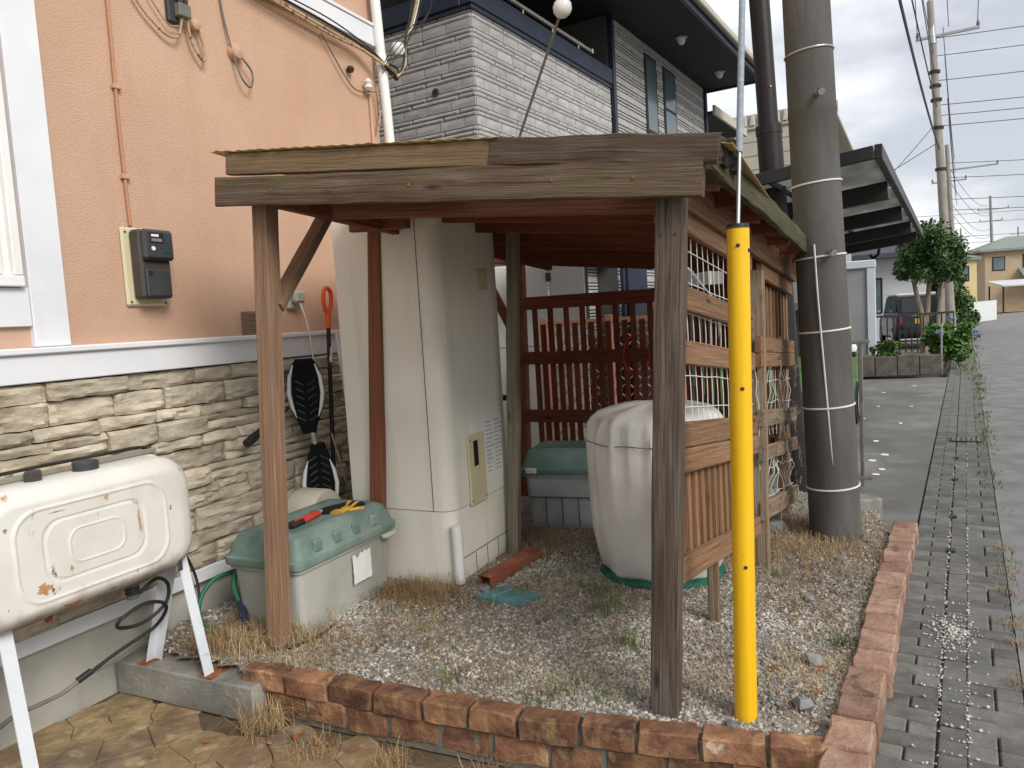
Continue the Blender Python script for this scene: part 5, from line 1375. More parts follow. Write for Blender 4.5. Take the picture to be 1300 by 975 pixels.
# white cabinet and terracotta trellis between the houses
cbn = thing('outdoor_cabinet', (.3, 7.45, 0), 'tall off white cabinet against the grey house behind the red fence', 'cabinet')
CF = Frame((-.25, 7.48), (.99, -.05))
for s0_, s1_, zt in ((.0, .66, 2.13), (.67, 1.02, 2.12)):
    hb(MB(), s0_, s1_, -.3, 0, .08, zt, .012, CF).build('door_panel', M['cabinet'], cbn)
hb(MB(), -.02, 1.04, -.32, .02, .0, .078, .005, CF).build('plinth_or_gap', M['footing'], cbn)
hb(MB(), .64, .69, .0, .025, 1.96, 2.04, .004, CF).build('hasp', M['meter'], cbn)
hb(MB(), .02, .64, .0, .003, 1.33, 1.336, 0, CF).build('door_seam', M['seam'], cbn)
tr = thing('garden_trellis', (.8, 7.0, 0), 'terracotta coloured diamond trellis behind the red rear fence', 'trellis')
TF_ = Frame((.33, 7.08), (.93, -.36))
for s_ in (0, .62, 1.25): hb(MB(), s_ - .035, s_ + .035, -.035, .035, 0, 1.60, .006, TF_).build('post', M['pink_trellis'], tr)
for z_ in (.2, 1.52): hb(MB(), .036, 1.214, -.02, .02, z_, z_ + .05, .004, TF_).build('rail', M['pink_trellis'], tr)
for k in range(-8, 9):
    for sg in (1, -1):
        p, q = [], []
        s_a = k * .16 + (0 if sg > 0 else 1.2)
        pts_ = []
        for f in range(0, 41):
            s_ = s_a + sg * f * .033; z_ = .25 + f * .0318
            if .04 < s_ < 1.21 and z_ < 1.52: pts_.append(TF_.P(s_, .012 * sg, z_))
        if len(pts_) > 3: MB().beam(pts_[0], pts_[-1], .010, .022, TF_.n, .002).build('lath', M['pink_trellis'], tr)
# dark fittings seen low between the cabinet and the fence
o = MB().beam((-.35, 7.0, .9), (.1, 6.8, .9), .05, .05).build('dark_rail', M['pole_brown']); tag(o, 'short dark metal rail beside the red corner post behind the heater', 'rail')
MB().beam((-.3, 6.98, 0), (-.3, 6.98, .9), .05, .05, HW.n).build('rail_leg', M['pole_brown'], o)
MB().beam((.08, 6.81, 0), (.08, 6.81, .9), .05, .05, HW.n).build('rail_leg', M['pole_brown'], o)
# ------------------------------------------------------------------ carport
CP = Frame((2.595, 5.273), (.506, .862))
cpt = thing('carport', CP.P(4, -2.4, 0), 'black aluminium carport with smoky roof panels over the concrete forecourt', 'carport')
CL, CWd = 8.3, 2.9
def cz(t): return 2.6 + .10 * t           # falls towards the house (t is negative there)
def cpx(s_, t_, dz=0): return CP.P(s_, t_, cz(t_) + dz)
def cbeam(name, p, q, w, h, m='carport', parent=cpt): return MB().beam(p, q, w, h, ch=.004).build(name, M[m], parent)
cbeam('edge_frame', cpx(0, 0), cpx(CL, 0), .05, .1)
cbeam('edge_frame', cpx(0, -CWd), cpx(CL, -CWd), .05, .1)
cbeam('edge_frame', cpx(.0, -.026), cpx(.0, -CWd + .026), .05, .09)
cbeam('edge_frame', cpx(CL, -.026), cpx(CL, -CWd + .026), .05, .09)
for s_ in (1.35, 3.4, 5.4, 7.3): cbeam('cross_beam', cpx(s_, -.03, -.10), cpx(s_, -CWd, -.10), .09, .15)
for t_ in (-.75, -1.45, -2.15): cbeam('purlin', cpx(.03, t_, -.005), cpx(CL - .03, t_, -.005), .03, .035)
for i, (t0_, t1_) in enumerate(((-.03, -.735), (-.765, -1.435), (-1.465, -2.135), (-2.165, -2.87))):
    for j in range(4):
        s0_, s1_ = .03 + j * CL / 4, (j + 1) * CL / 4 - .03
        b = MB(); b.prism([cpx(s0_, t0_, .015), cpx(s1_, t0_, .015), cpx(s1_, t1_, .015), cpx(s0_, t1_, .015)], (0, 0, .004)); b.build('roof_panel', M['poly'], cpt)
for s_ in (1.35, 7.3):
    MB().box(CP.P(s_, -CWd + .0, 1.1), (.12, .12, 2.2), (CP.u, CP.n, Z), .01).build('post', M['carport'], cpt)
MB().tube(arc([cpx(8.0, -.6, -.1), cpx(8.0, -.62, -.22), cpx(8.02, -.7, -.26), cpx(8.02, -.74, -.2)], 5), .025, 8).build('gutter_outlet', M['carport'], cpt, smooth=50)

# folded gate and block at the forecourt
gt = thing('folding_gate', (2.93, 6.26, 0), 'folded grey aluminium gate standing beside the concrete utility pole', 'gate')
for k in range(2):
    p = Vector((2.84 + .075 * k, 6.32 - .03 * k, 0))
    MB().box(p + Z * .64, (.03, .04, 1.22), (CP.n, CP.u, Z), .004).build('post', M['cable_grey'], gt)
MB().beam((2.70, 6.36, 1.24), (2.98, 6.26, 1.25), .03, .03).build('top_rail', M['cable_grey'], gt)
MB().beam((2.70, 6.36, .1), (2.98, 6.26, .1), .03, .03).build('bottom_rail', M['cable_grey'], gt)
for k in range(4): MB().tube([Vector((2.74 + .02 * k, 6.35, .12 + .1 * k)), Vector((2.86 - .01 * k, 6.31, .62 + .13 * k))], .008, 6).build('lattice_bar', M['cable'], gt)
for k in range(3): MB().tube([Vector((2.74, 6.35, .5 + .2 * k)), Vector((2.86, 6.31, .35 + .2 * k))], .008, 6).build('lattice_bar', M['cable'], gt)
fo = MB(); rough_box(fo, (2.50, 5.42, .07), (.22, .2, .2), (X0, Vector((0, 1, 0)), Z), .012, .008)
o = fo.build('concrete_block', M['footing'], smooth=40); tag(o, 'broken concrete block at the foot of the folded grey gate', 'block')

# ------------------------------------------------------------------ cars
def car(name, o, fwd, L, Wd, H, paint, label, rear_view=False):
    F = Frame(o, fwd)
    th = thing(name, F.P(-L / 2, 0, 0), label, 'car')
    hw = Wd / 2
    def ring(x, w, z0, z1, n=5, r_=.12):
        out = []
        for (cy, cz_, a0) in ((w - r_, z1 - r_, 0), (-w + r_, z1 - r_, 90), (-w + r_, z0 + r_, 180), (w - r_, z0 + r_, 270)):
            for k in range(n + 1):
                a = R(a0 + 90 * k / n); out.append(F.P(x, cy + r_ * math.cos(a), cz_ + r_ * math.sin(a)))
        return out
    belt = H * .60
    st = [(0, hw * .80, .32, belt * .72), (-.04, hw * .90, .24, belt * .80), (-.18, hw * .97, .2, belt * .88), (-.7, hw, .18, belt * .96), (-1.0, hw, .18, belt), (-L + .5, hw, .18, belt + .02), (-L + .12, hw * .98, .2, belt), (-L + .03, hw * .92, .25, belt * .95), (-L, hw * .84, .32, belt * .88)]
    MB().loft([ring(*q) for q in st]).build('body', M[paint], th, smooth=45)
    cs = [(-.75, hw * .90, belt - .15, belt + .0), (-1.25, hw * .86, belt - .15, H - .05), (-1.6, hw * .84, belt - .15, H), (-L + .55, hw * .84, belt - .15, H), (-L + .22, hw * .86, belt - .15, H - .06), (-L + .1, hw * .90, belt - .15, belt + .05)]
    cab = MB(); cab.loft([ring(x, w, z0, z1, 5, .07) for x, w, z0, z1 in cs]); cab = cab.build('cabin', M[paint if not rear_view else paint], th, smooth=45)
    b = MB(); b.poly([F.P(-.80, -hw * .72, belt + .07), F.P(-.80, hw * .72, belt + .07), F.P(-1.215, hw * .70, H - .10), F.P(-1.215, -hw * .70, H - .10)]); 
    b.V = [tuple(Vector(v) + F.u * .03 + Z * .02) for v in b.V]; b.build('windscreen', M['glass_dark'], cab)
    b = MB(); b.poly([F.P(-L + .075, -hw * .74, belt + .08), F.P(-L + .075, hw * .74, belt + .08), F.P(-L + .17, hw * .70, H - .14), F.P(-L + .17, -hw * .70, H - .14)])
    b.V = [tuple(Vector(v) - F.u * .025) for v in b.V]; b.build('rear_window', M['glass_dark'], cab)
    for sg in (-1, 1):
        b = MB(); b.prism([F.P(-1.15, sg * hw * .885, belt + .05), F.P(-L + .35, sg * hw * .885, belt + .05), F.P(-L + .5, sg * hw * .845, H - .12), F.P(-1.42, sg * hw * .845, H - .12)], F.n * sg * .012); b.build('side_window', M['glass_dark'], cab)
        b = MB(); b.lathe([(.02, 0), (.06, .02), (.07, .06), (.055, .1), (.02, .11)], F.P(-1.05, sg * (hw + .09), belt + .06), 12); mi = b.build('wing_mirror', M['white_plastic'], th, smooth=40)
        b = MB(); b.box(F.P(-1.05, sg * (hw + .09), belt + .045), (.1, .12, .05), (F.u, F.n, Z), .01); b.build('mirror_base', M['black_plastic'], mi)
        MB().lathe([(.085, 0), (.08, .03), (.05, .05)], F.P(-.02, sg * hw * .66, belt * .66), 16, (F.n, Z, F.u)).build('headlight', M['glass'], th, smooth=40)
        MB().box(F.P(-L - .0, sg * hw * .80, belt * .82), (.06, .10, .24), (F.u, F.n, Z), .02).build('tail_light', M['lamp_red'], th)
        for x in (-.62, -L + .58):
            w_ = MB().lathe([(.18, -.085), (.27, -.08), (.285, -.05), (.285, .05), (.27, .08), (.18, .085)], F.P(x, sg * (hw - .07), .285), 24, (F.u, Z, F.n)).build('wheel', M['rubber'], th, smooth=40)
            MB().lathe([(.16, 0), (.18, .012), (.05, .03)], F.P(x, sg * (hw + .015), .285), 18, (F.u, Z, F.n * sg)).build('hub_cap', M['steel'], w_, smooth=40)
    MB().beam(F.P(.05, -hw * .9, .38), F.P(.05, hw * .9, .38), .07, .10, ch=.02).build('bumper', M['chrome'] if not rear_view else M['black_plastic'], th)
    MB().beam(F.P(-L - .03, -hw * .9, .42), F.P(-L - .03, hw * .9, .42), .07, .14, ch=.02).build('bumper', M['black_plastic'], th)
    MB().box(F.P(-L - .03, .0, belt * .78), (.02, .33, .165), (F.u, F.n, Z), .004).build('number_plate', M['plate'], th)
    MB().box(F.P(-L - .02, .0, belt * .97), (.03, Wd * .45, .05), (F.u, F.n, Z), .01).build('trim_strip', M['chrome'], th)
    if rear_view:
        MB().box(F.P(-L * .5 - .1, 0, H + .015), (L * .6, Wd * .8, .06), (F.u, F.n, Z), .01).build('roof_panel', M['white_plastic'], th)
    return th
car('green_car', (2.50, 7.75), (-.50, -.866), 3.2, 1.42, 1.60, 'green_car', 'light green small car parked under the black carport behind the pole')
car('parked_car', (14.65, 28.4), (.30, .954), 3.6, 1.48, 1.66, 'navy_car', 'dark navy hatchback with a white roof parked behind the black fence', True)

# ------------------------------------------------------------------ grey garden shed, planter wall, fence
SF = Frame((8.15, 16.9), (.90, -.44))
sd = thing('garden_shed', SF.P(-.9, -.5, .2), 'grey metal garden shed with pale corner trim beyond the forecourt', 'shed')
hb(MB(), -2.2, 0, -1.3, 0, .27, 2.28, .01, SF).build('panel', M['shed'], sd)
hb(MB(), -2.25, .06, -1.35, .06, 2.28, 2.46, .02, SF).build('roof', M['shed_trim'], sd)
hb(MB(), -.13, .04, -.0, .045, .27, 2.279, .01, SF).build('corner_trim', M['shed_trim'], sd)
hb(MB(), .005, .045, -1.3, -.01, .27, 2.279, .01, SF).build('side_door', M['shed_trim'], sd)
hb(MB(), -2.2, 0, -1.3, -.05, .0, .268, 0, SF).build('plinth_or_gap', M['soffit'], sd)  # black fill standing in for the shaded gap under the shed
PF = Frame((7.05, 15.55), (.97, -.22))
pw = thing('planter_wall', PF.P(.9, 0, 0), 'low dark concrete planter wall below the hydrangea', 'wall')
for k in range(4): hb(MB(), .42 * k, .42 * k + .41, -.16, 0 + .004 * (k % 2), 0, .42 - .02 * (k % 2), .012, PF).build('block', M['planter'], pw)
hb(MB(), 0, 1.68, -1.6, -.165, .0, .36, 0, PF).build('soil', M['earth'], pw)
fn = thing('iron_fence', (9.6, 18.2, .3), 'low black iron railing in front of the parked navy car', 'fence')
FF_ = Frame((8.35, 17.35), (.9, .1))
for z_ in (.48, 1.18): MB().beam(FF_.P(0, 0, z_), FF_.P(2.0, 0, z_), .04, .05).build('rail', M['carport'], fn)
for k in range(14): MB().beam(FF_.P(.04 + k * .15, 0, .3), FF_.P(.04 + k * .15, 0, 1.17), .025, .025, FF_.n).build('bar', M['carport'], fn)
o = MB().tube([(8.7, 15.25, 0), (8.72, 15.25, 1.02)], .018, 8).build('marker_post', M['steel'], smooth=50); tag(o, 'thin grey metal stake beside the hydrangea', 'stake')
o = MB().box((11.55, 20.2, .8), (.13, .13, 1.9), None, .01).build('concrete_post', M['pole_far']); tag(o, 'pale square concrete post right of the round topped tree', 'post')

# ------------------------------------------------------------------ foliage
def leaves(mb, c, rad, n, size, shell=.55, squash=1.0, clumps=14, seed=1):
    rs = np.random.default_rng(seed)
    cl = []
    for _ in range(clumps):
        d = rs.normal(size=3); d /= np.linalg.norm(d)
        cl.append((np.array(c) + d * np.array(rad) * rs.uniform(.45, .86), rs.uniform(.2, .46)))
    for i in range(n):
        cc, cr_ = cl[rs.integers(len(cl))]
        d = rs.normal(size=3); d /= np.linalg.norm(d)
        p = Vector(cc + d * np.array(rad) * cr_ * rs.uniform(shell, 1.0))
        nrm = Vector(d * .6 + rs.normal(size=3) * .6 + np.array((0, 0, .5))).normalized()
        a = nrm.orthogonal().normalized(); a = (a * math.cos(rs.uniform(0, 6.28)) + nrm.cross(a) * math.sin(rs.uniform(0, 6.28))).normalized()
        b_ = nrm.cross(a); s_ = size * rs.uniform(.6, 1.3)
        mb.add([p - a * s_, p + b_ * s_ * .45 + nrm * s_ * .12, p + a * s_, p - b_ * s_ * .45 + nrm * s_ * .12], [(0, 1, 2, 3)])
    return mb
def tree(name, base, c, rad, n, size, m, label, trunks, seed, group=None, cat='tree'):
    th = thing(name, base, label, cat, group)
    mb = MB()
    for pts_, rr2 in trunks: mb.tube(arc(pts_, 4), [rr2 * (1 - .6 * k / (4 * (len(pts_) - 1))) for k in range(4 * (len(pts_) - 1) + 1)], 8)
    mb.build('trunk', M['bark'], th, smooth=60)
    leaves(MB(), c, rad, n, size, shell=.2, clumps=46, seed=seed).build('crown', M[m], th)
    return th
tree('round_tree', (10.6, 19.0, 0), (10.55, 19, 2.62), (.9, .9, .86), 19000, .055, 'leaf_dark', 'round topped dark evergreen tree behind the hydrangea',
     [([(10.42, 19, 0), (10.40, 19, .9), (10.25, 19, 1.6), (10.1, 19, 2.4)], .10), ([(10.5, 19, 0), (10.5, 19, 1.0), (10.55, 19, 1.8), (10.6, 19, 2.6)], .09), ([(10.8, 19.1, .2), (10.85, 19.1, 1.2), (11.0, 19.1, 2.2)], .07)], 3)
hy = thing('hydrangea', (9.4, 16.4, .3), 'bright green hydrangea bush with pale blue flower heads', 'shrub')
leaves(MB(), (9.42, 16.25, .68), (.5, .45, .56), 1500, .09, clumps=22, seed=5).build('foliage', M['leaf_hyd'], hy)
MB().tube([(9.4, 16.3, 0), (9.42, 16.28, .7)], .03, 6).build('stem', M['bark'], hy)
for k, (x, y, z_) in enumerate(((8.98, 15.8, .80), (9.80, 15.9, .78), (9.6, 16.4, 1.05), (9.84, 15.9, .68))):
    mb = MB(); leaves(mb, (x, y, z_), (.10, .10, .085), 130, .03, clumps=6, seed=30 + k); mb.build('flower_head', M['flower_blue'], hy)
o = thing('low_shrub', (8.0, 16.0, .36), 'small pale green plant in the low planter', 'shrub')
leaves(MB(), (8.05, 16.0, .52), (.38, .25, .2), 420, .07, clumps=10, seed=9).build('foliage', M['leaf_hyd'], o)
for k, (c, rad, m_, lab) in enumerate((((17.3, 29.5, 1.15), (.75, 1.0, 1.35), 'leaf_hedge', 'tall clipped hedge beyond the round topped tree'), ((18.6, 31.0, .7), (.8, .8, .9), 'leaf_dark', 'dark rounded shrub between hedge and white fence'), ((17.6, 30.6, 2.1), (.8, .8, .85), 'leaf_dark', 'leafy bush top showing above the tall hedge'))):
    o = thing('hedge', (c[0], c[1], 0), lab, 'hedge')
    leaves(MB(), c, rad, 2600, .1, clumps=18, seed=40 + k).build('foliage', M[m_], o)
    MB().tube([(c[0], c[1], 0), (c[0], c[1], c[2])], .06, 6).build('stem', M['bark'], o)
# roadside weeds along the pavement edge further on
mb = MB()
for _ in range(1500):
    s_ = random.uniform(0, 26); t_ = random.gauss(.0, .03 + .003 * s_)
    if s_ > 13: t_ -= random.uniform(0, .5)
    if noise.noise(Vector((s_ * 1.3, 0, 5))) < -.05 and s_ < 12: continue
    p = RD.P(s_ - .5, t_, .0); h_ = random.uniform(.012, .04) * (1 + .06 * s_); a = random.uniform(0, 6.28); w_ = .003 + .0006 * s_
    d_ = Vector((math.cos(a), math.sin(a), 0)); q = Vector((random.gauss(0, .4), random.gauss(0, .4), 1)) * h_
    mb.add([p - d_ * w_, p + d_ * w_, p + q], [(0, 1, 2)])
o = kind(mb.build('verge_weeds', M['grass_green']), 'stuff'); tag(o, 'thin line of weeds along the joint between pavers and asphalt', 'weeds')
# dry and green growth in the bed
def blades(name, spots, m, label, hgt, width, lean, cat):
    mb = MB()
    for (x, y, r_, n, zb, hs_) in spots:
        for _ in range(n):
            px, py = random.gauss(x, r_), random.gauss(y, r_)
            if zb is None:
                if not inpoly(px, py, bed): continue
                z0_ = bedz(px, py)
            else: z0_ = zb
            a = random.uniform(0, 6.28); h_ = random.uniform(*hgt) * hs_; w_ = random.uniform(*width)
            d_ = Vector((math.cos(a), math.sin(a), 0)); ln = random.gauss(0, lean); e = Vector((-d_.y, d_.x, 0)) * ln
            p = Vector((px, py, z0_)); m1 = p + Z * h_ * .6 + e * h_ * .4; tp = p + Z * h_ * (1 - min(.75, abs(ln) * .45)) + e * h_ * 1.1
            mb.add([p - d_ * w_, p + d_ * w_, m1 + d_ * w_ * .8, tp, m1 - d_ * w_ * .8], [(0, 1, 2, 4), (4, 2, 3)])
    o = kind(mb.build(name, M[m]), 'stuff'); return tag(o, label, cat)
gs = [(random.uniform(-.9, 1.7), random.uniform(2.8, 4.6), .035, 26, None, random.uniform(.5, 1.1)) for _ in range(34)]
gs += [(1.36, 3.2, .03, 60, None, 1.6), (.43, 3.75, .05, 90, None, 1.7), (.47, 3.35, .04, 60, None, 1.3), (-.35, 3.12, .04, 50, None, 1.0), (.1, 2.92, .05, 60, None, 1.1), (.3, 2.85, .05, 50, None, .8), (.4, 4.0, .04, 60, None, 1.5), (0, 4.5, .05, 50, None, 1.2)]
blades('weeds', gs, 'grass_green', 'scattered small green weeds growing through the gravel', (.03, .085), (.001, .0022), .5, 'weeds')
ds = [(-1.45, 3.62, .13, 700, None, 1.1), (-1.2, 3.7, .08, 350, None, 1.3), (-1.0, 3.5, .12, 260, None, .7), (-.55, 4.12, .1, 420, None, 1.1), (-.72, 4.2, .06, 200, None, 1.0), (.2, 5.0, .22, 420, None, 1.0), (.75, 4.85, .2, 260, None, 1.0), (1.6, 4.6, .25, 900, None, .8), (2.0, 4.9, .2, 600, None, .9), (1.75, 4.1, .22, 500, None, .55), (1.45, 3.6, .18, 350, None, .5), (1.1, 3.0, .14, 160, None, .5), (.3, 3.2, .25, 200, None, .45), (-.3, 3.5, .3, 260, None, .4), (.7, 3.5, .2, 220, None, .4), (-1.05, 3.28, .1, 160, None, .6)]
ds = [(x, y, r_ * 1.15, int(n * 2.2), zb, hs_ * 1.1) for (x, y, r_, n, zb, hs_) in ds]
ds += [(random.uniform(-.9, 2.2), random.uniform(2.75, 5.2), .13, 130, None, .55) for _ in range(64)]
ds += [(-1.16, 3.16, .05, 260, -.1, 1.9), (-.55, 2.80, .035, 160, -.1, 1.1), (-.2, 2.64, .04, 160, -.1, 1.3), (.14, 2.50, .04, 160, -.1, 1.2), (-.9, 2.95, .05, 160, -.1, .6), (1.28, 2.25, .05, 120, .0, .7)]
ds += [tuple(RD.P(s_, -.005, 0)[:2]) + (.03, 60, 0.0, .5) for s_ in (-1.0, -.6, -.35, .1, .45, .9)]
blades('dry_grass', ds, 'grass_dry', 'dry straw coloured grass tufts around the posts, box and bricks', (.03, .11), (.0007, .0016), 1.2, 'dry grass')
# wispy dry stems curling off the fence panel
mb = MB()
for _ in range(46):
    s_ = random.uniform(2.2, 3.06); z_ = random.uniform(.3, 1.38); p = SD.P(s_, .06, z_)
    pts_ = [p]
    for k in range(5): p = p + SD.u * random.gauss(0, .04) + SD.n * random.uniform(-.003, .01) + Z * random.gauss(-.012, .035); pts_.append(p)
    mb.tube(pts_, .0022, 4)
o = mb.build('dead_vine', M['bark'], smooth=60); tag(kind(o, 'stuff'), 'brittle dead vine stems clinging to the far side panel of the shelter', 'vine')
lv = MB()
for (x, y, z_) in scatter(2600, lambda x, y: litter(x, y) * (1.0 if x > 1.0 or y > 4.3 or x < -.4 else .25)):
    a = random.uniform(0, 6.28); q = random.uniform(.006, .017); tz = random.uniform(-.4, .4)
    d_ = Vector((math.cos(a), math.sin(a), tz)) * q; e_ = Vector((-math.sin(a), math.cos(a), random.uniform(-.5, .5))) * q * .45; c_ = Vector((x, y, z_ + .008))
    lv.add([c_ - d_, c_ + e_ + Z * .002, c_ + d_, c_ - e_ + Z * .003], [(0, 1, 2, 3)])
tag(kind(lv.build('leaf_litter', M['leaf_litter']), 'stuff'), 'small brown leaf scraps scattered over the gravel bed', 'leaf litter')
# dead leaves
b = MB(); b.add([(-.022, 0, 0), (0, .011, .004), (.024, 0, .001), (0, -.012, .005)], [(0, 1, 2, 3)]); lm = b.mesh('dead_leaf', (0, 0, 0)); lm.materials.append(M['leaf_dead'])
lspots = [(-1.38, 3.06, -.094), (-.98, 3.08, -.094), (-.83, 2.98, -.094), (-.9, 3.0, -.094), (-.75, 2.93, -.094), (-.35, 2.72, -.094), (-.22, 2.62, -.094), (-.05, 2.55, -.094), (1.18, 2.95, .125), (1.22, 3.0, .1), (1.45, 3.1, .01), (1.5, 3.12, .012), (1.0, 3.0, .11), (.9, 3.15, .11), (1.62, 4.2, .12), (1.9, 4.3, .11), (1.3, 3.35, .11), (1.1, 2.8, .11), (-1.0, 3.05, -.09), (-1.1, 3.02, -.094)]
for x, y, z_ in lspots:
    o = inst('dead_leaf', lm, (x, y, z_), 0, None, (random.uniform(.7, 1.5),) * 3, (random.uniform(-.3, .3), random.uniform(-.3, .3), random.uniform(0, 6.28))); tag(o, 'curled brown dead leaf on the ground near the brick edging', 'leaf', 'fallen leaves by the bricks')
for k in range(14):
    p = CP.P(random.uniform(2, 8), random.uniform(-.6, .9), .012); p = RD.P(random.uniform(2.5, 11), random.uniform(-1.6, -.7), .008)
    b = MB(); b.lathe([(.05, 0), (.045, .003)], p, 7, (RD.u * random.uniform(.6, 1.2), RD.n * random.uniform(.4, .9), Z)); o = b.build('pale_flake', M['paper']); tag(o, 'pale fallen petal or flake lying on the concrete forecourt', 'flake', 'pale flakes on the forecourt')

# ------------------------------------------------------------------ houses further down the street
def house_box(name, F, L, D, H, wallm, roofm, rise, label, wins=(), over=.5):
    th = thing(name, F.P(L / 2, -D / 2, 0), label, 'house')
    w_ = hb(MB(), 0, L, -D, 0, -.1, H, 0, F).build('wall', M[wallm], th)
    b = MB(); e = [F.P(-over, over, H), F.P(L + over, over, H), F.P(L + over, -D - over, H), F.P(-over, -D - over, H)]
    r1, r2 = F.P(min(L * .5, D * .4), -D / 2, H + rise), F.P(L - min(L * .5, D * .4), -D / 2, H + rise)
    b.add([*e, r1, r2, *[v - Z * .18 for v in e]], [(0, 1, 5, 4), (1, 2, 5), (2, 3, 4, 5), (3, 0, 4), (0, 1, 7, 6), (1, 2, 8, 7), (2, 3, 9, 8), (3, 0, 6, 9), (6, 7, 8, 9)])
    b.build('roof', M[roofm], th)
    for (face, a0, a1, z0_, z1_) in wins:
        if face == 'f': wn = hb(MB(), a0, a1, -.02, .04, z0_, z1_, .01, F); pn_ = hb(MB(), a0 + .08, a1 - .08, .04, .05, z0_ + .08, z1_ - .08, 0, F)
        elif face == 'r': wn = hb(MB(), L - .02, L + .04, a0, a1, z0_, z1_, .01, F); pn_ = hb(MB(), L + .04, L + .05, min(a0, a1) + .08, max(a0, a1) - .08, z0_ + .08, z1_ - .08, 0, F)
        else: wn = hb(MB(), -.04, .02, a0, a1, z0_, z1_, .01, F); pn_ = hb(MB(), -.05, -.04, min(a0, a1) + .08, max(a0, a1) - .08, z0_ + .08, z1_ - .08, 0, F)
        o = wn.build('window', M['carport'], th); pn_.build('pane', M['glass_blue'], o)
    return th
# beige house with a crenellated frieze behind the pole
BF = Frame((5.4, 20.6), (.88, -.475))
bh2 = thing('beige_house', BF.P(2, -2, 0), 'beige house with a scalloped frieze seen behind the dark brown pole', 'house')
hb(MB(), 0, 3.2, -6, 0, 0, 5.45, 0, BF).build('wall', M['greige_wall'], bh2)
hb(MB(), -.1, 3.3, .0, .25, 4.75, 6.05, .02, BF).build('fascia', M['beige_wall'], bh2)
hb(MB(), -.1, 3.4, -6, .3, 6.052, 6.15, .02, BF).build('cornice', M['beige_wall'], bh2)
for k in range(17): MB().tube([BF.P(.0 + k * .2, .26, 6.42), BF.P(.0 + k * .2, .26, 6.155)], [.04, .09], 6).build('frieze_tile', M['beige_wall'], bh2)
hb(MB(), -.1, 3.4, .1, .24, 6.152, 6.45, .02, BF).build('frieze_back', M['greige_wall'], bh2)
for zz in (5.05, 5.4, 5.75): hb(MB(), -.1, 3.3, .25, .256, zz, zz + .012, 0, BF).build('board_joint', M['siding_joint'], bh2)
w_ = hb(MB(), .9, 2.0, 0, .06, 2.6, 4.6, .02, BF).build('window', M['carport'], bh2)
hb(MB(), 1.0, 1.9, .06, .075, 2.7, 4.5, 0, BF).build('pane', M['glass_dark'], w_)
hb(MB(), 2.0, 2.12, .06, .1, 2.6, 4.6, .01, BF).build('frame', M['house_white'], w_)
MB().tube([BF.P(2.95, .1, 5.0), BF.P(2.95, .1, 1.0)], .07, 8).build('white_pipe', M['house_white'], bh2)
MB().tube([BF.P(2.8, .4, 5.95), BF.P(2.8, .4, 5.55), BF.P(3.3, .4, 5.5)], .08, 4).build('bracket', M['carport'], bh2)
# pale house with dark eaves behind the shed
WFm = Frame((10.4, 31.6), (.93, -.36))
th = house_box('pale_house', WFm, 6.3, 6, 3.3, 'house_white', 'roof_dark', 1.4, 'pale house with dark tiled roof behind the parked navy car', [('f', 2.3, 2.75, 1.5, 2.75), ('f', 3.1, 4.7, 1.0, 2.4)], .8)
MB().tube([WFm.P(1.55, .08, 3.0), WFm.P(1.55, .08, .1)], .05, 8).build('downpipe', M['carport'], th)
YF = Frame((25.9, 45.9), (.95, -.30))
house_box('yellow_house', YF, 2.2, 5, 3.7, 'yellow_house', 'roof_green', .5, 'pale yellow rendered house beyond the hedge', [('f', 1.2, 1.8, 2.3, 3.2)], .2)
OF = Frame((38.1, 60.5), (.96, -.28))
house_box('ochre_house', OF, 7.0, 6, 4.9, 'ochre_house', 'roof_green', 1.1, 'ochre house with green tiled roofs at the road bend', [('f', .5, 1.4, 3.2, 4.3), ('f', 2.6, 3.4, 3.3, 4.4), ('f', 4.0, 4.5, 3.3, 4.4), ('f', 4.9, 5.5, 3.3, 4.4), ('l', -3, -2, 3.2, 4.3)], .5)
b = MB(); b.prism([OF.P(2.3, 1.6, 2.3), OF.P(8, 1.6, 2.3), OF.P(8, 0.02, 3.2), OF.P(2.3, .02, 3.2)], (0, 0, .12)); b.build('lower_roof', M['roof_green'], bpy.data.objects['ochre_house'])
o = thing('small_carport', OF.P(1.5, 4, 0), 'small grey roofed carport in front of the ochre house', 'carport')
b = MB(); b.prism([OF.P(-.6, 6, 1.9), OF.P(3.3, 6, 1.9), OF.P(3.3, 2.5, 2.3), OF.P(-.6, 2.5, 2.3)], (0, 0, .1)); b.build('roof', M['house_white'], o)
for s_, t_ in ((-.5, 5.8), (3.2, 5.8), (-.5, 2.7), (3.2, 2.7)): MB().beam(OF.P(s_, t_, 0), OF.P(s_, t_, 2.0), .1, .1, OF.n).build('post', M['pole_brown'], o)
house_box('brown_house', Frame((45.5, 66), (.96, -.28)), 7, 6, 4.6, 'ochre_house', 'roof_dark', 1.0, 'brown house with dark roof furthest along the bend', [('f', 1, 2.4, 3, 4.2), ('f', 1, 2.4, .8, 2.2)], .5)
wf = thing('white_fence', (27, 43, 0), 'low white picket fence along the verge before the yellow house', 'fence')
WF2 = Frame((24.7, 40.2), (.72, .69))
for k in range(34): MB().box(WF2.P(.13 * k, 0, .55), (.10, .03, 1.1), (WF2.u, WF2.n, Z)).build('picket', M['white_fence'], wf)
for z_ in (.3, .9): MB().beam(WF2.P(-.05, -.035, z_), WF2.P(4.4, -.035, z_), .03, .06).build('rail', M['white_fence'], wf)
kind(MB().poly([(20.5, 33.6, .006), (25.1, 40.0, .006), (29.6, 46.0, .006), (33.0, 53.0, .006), (26, 49, .006), (19, 36, .006)]).build('verge', M['leaf_hedge']), 'structure')

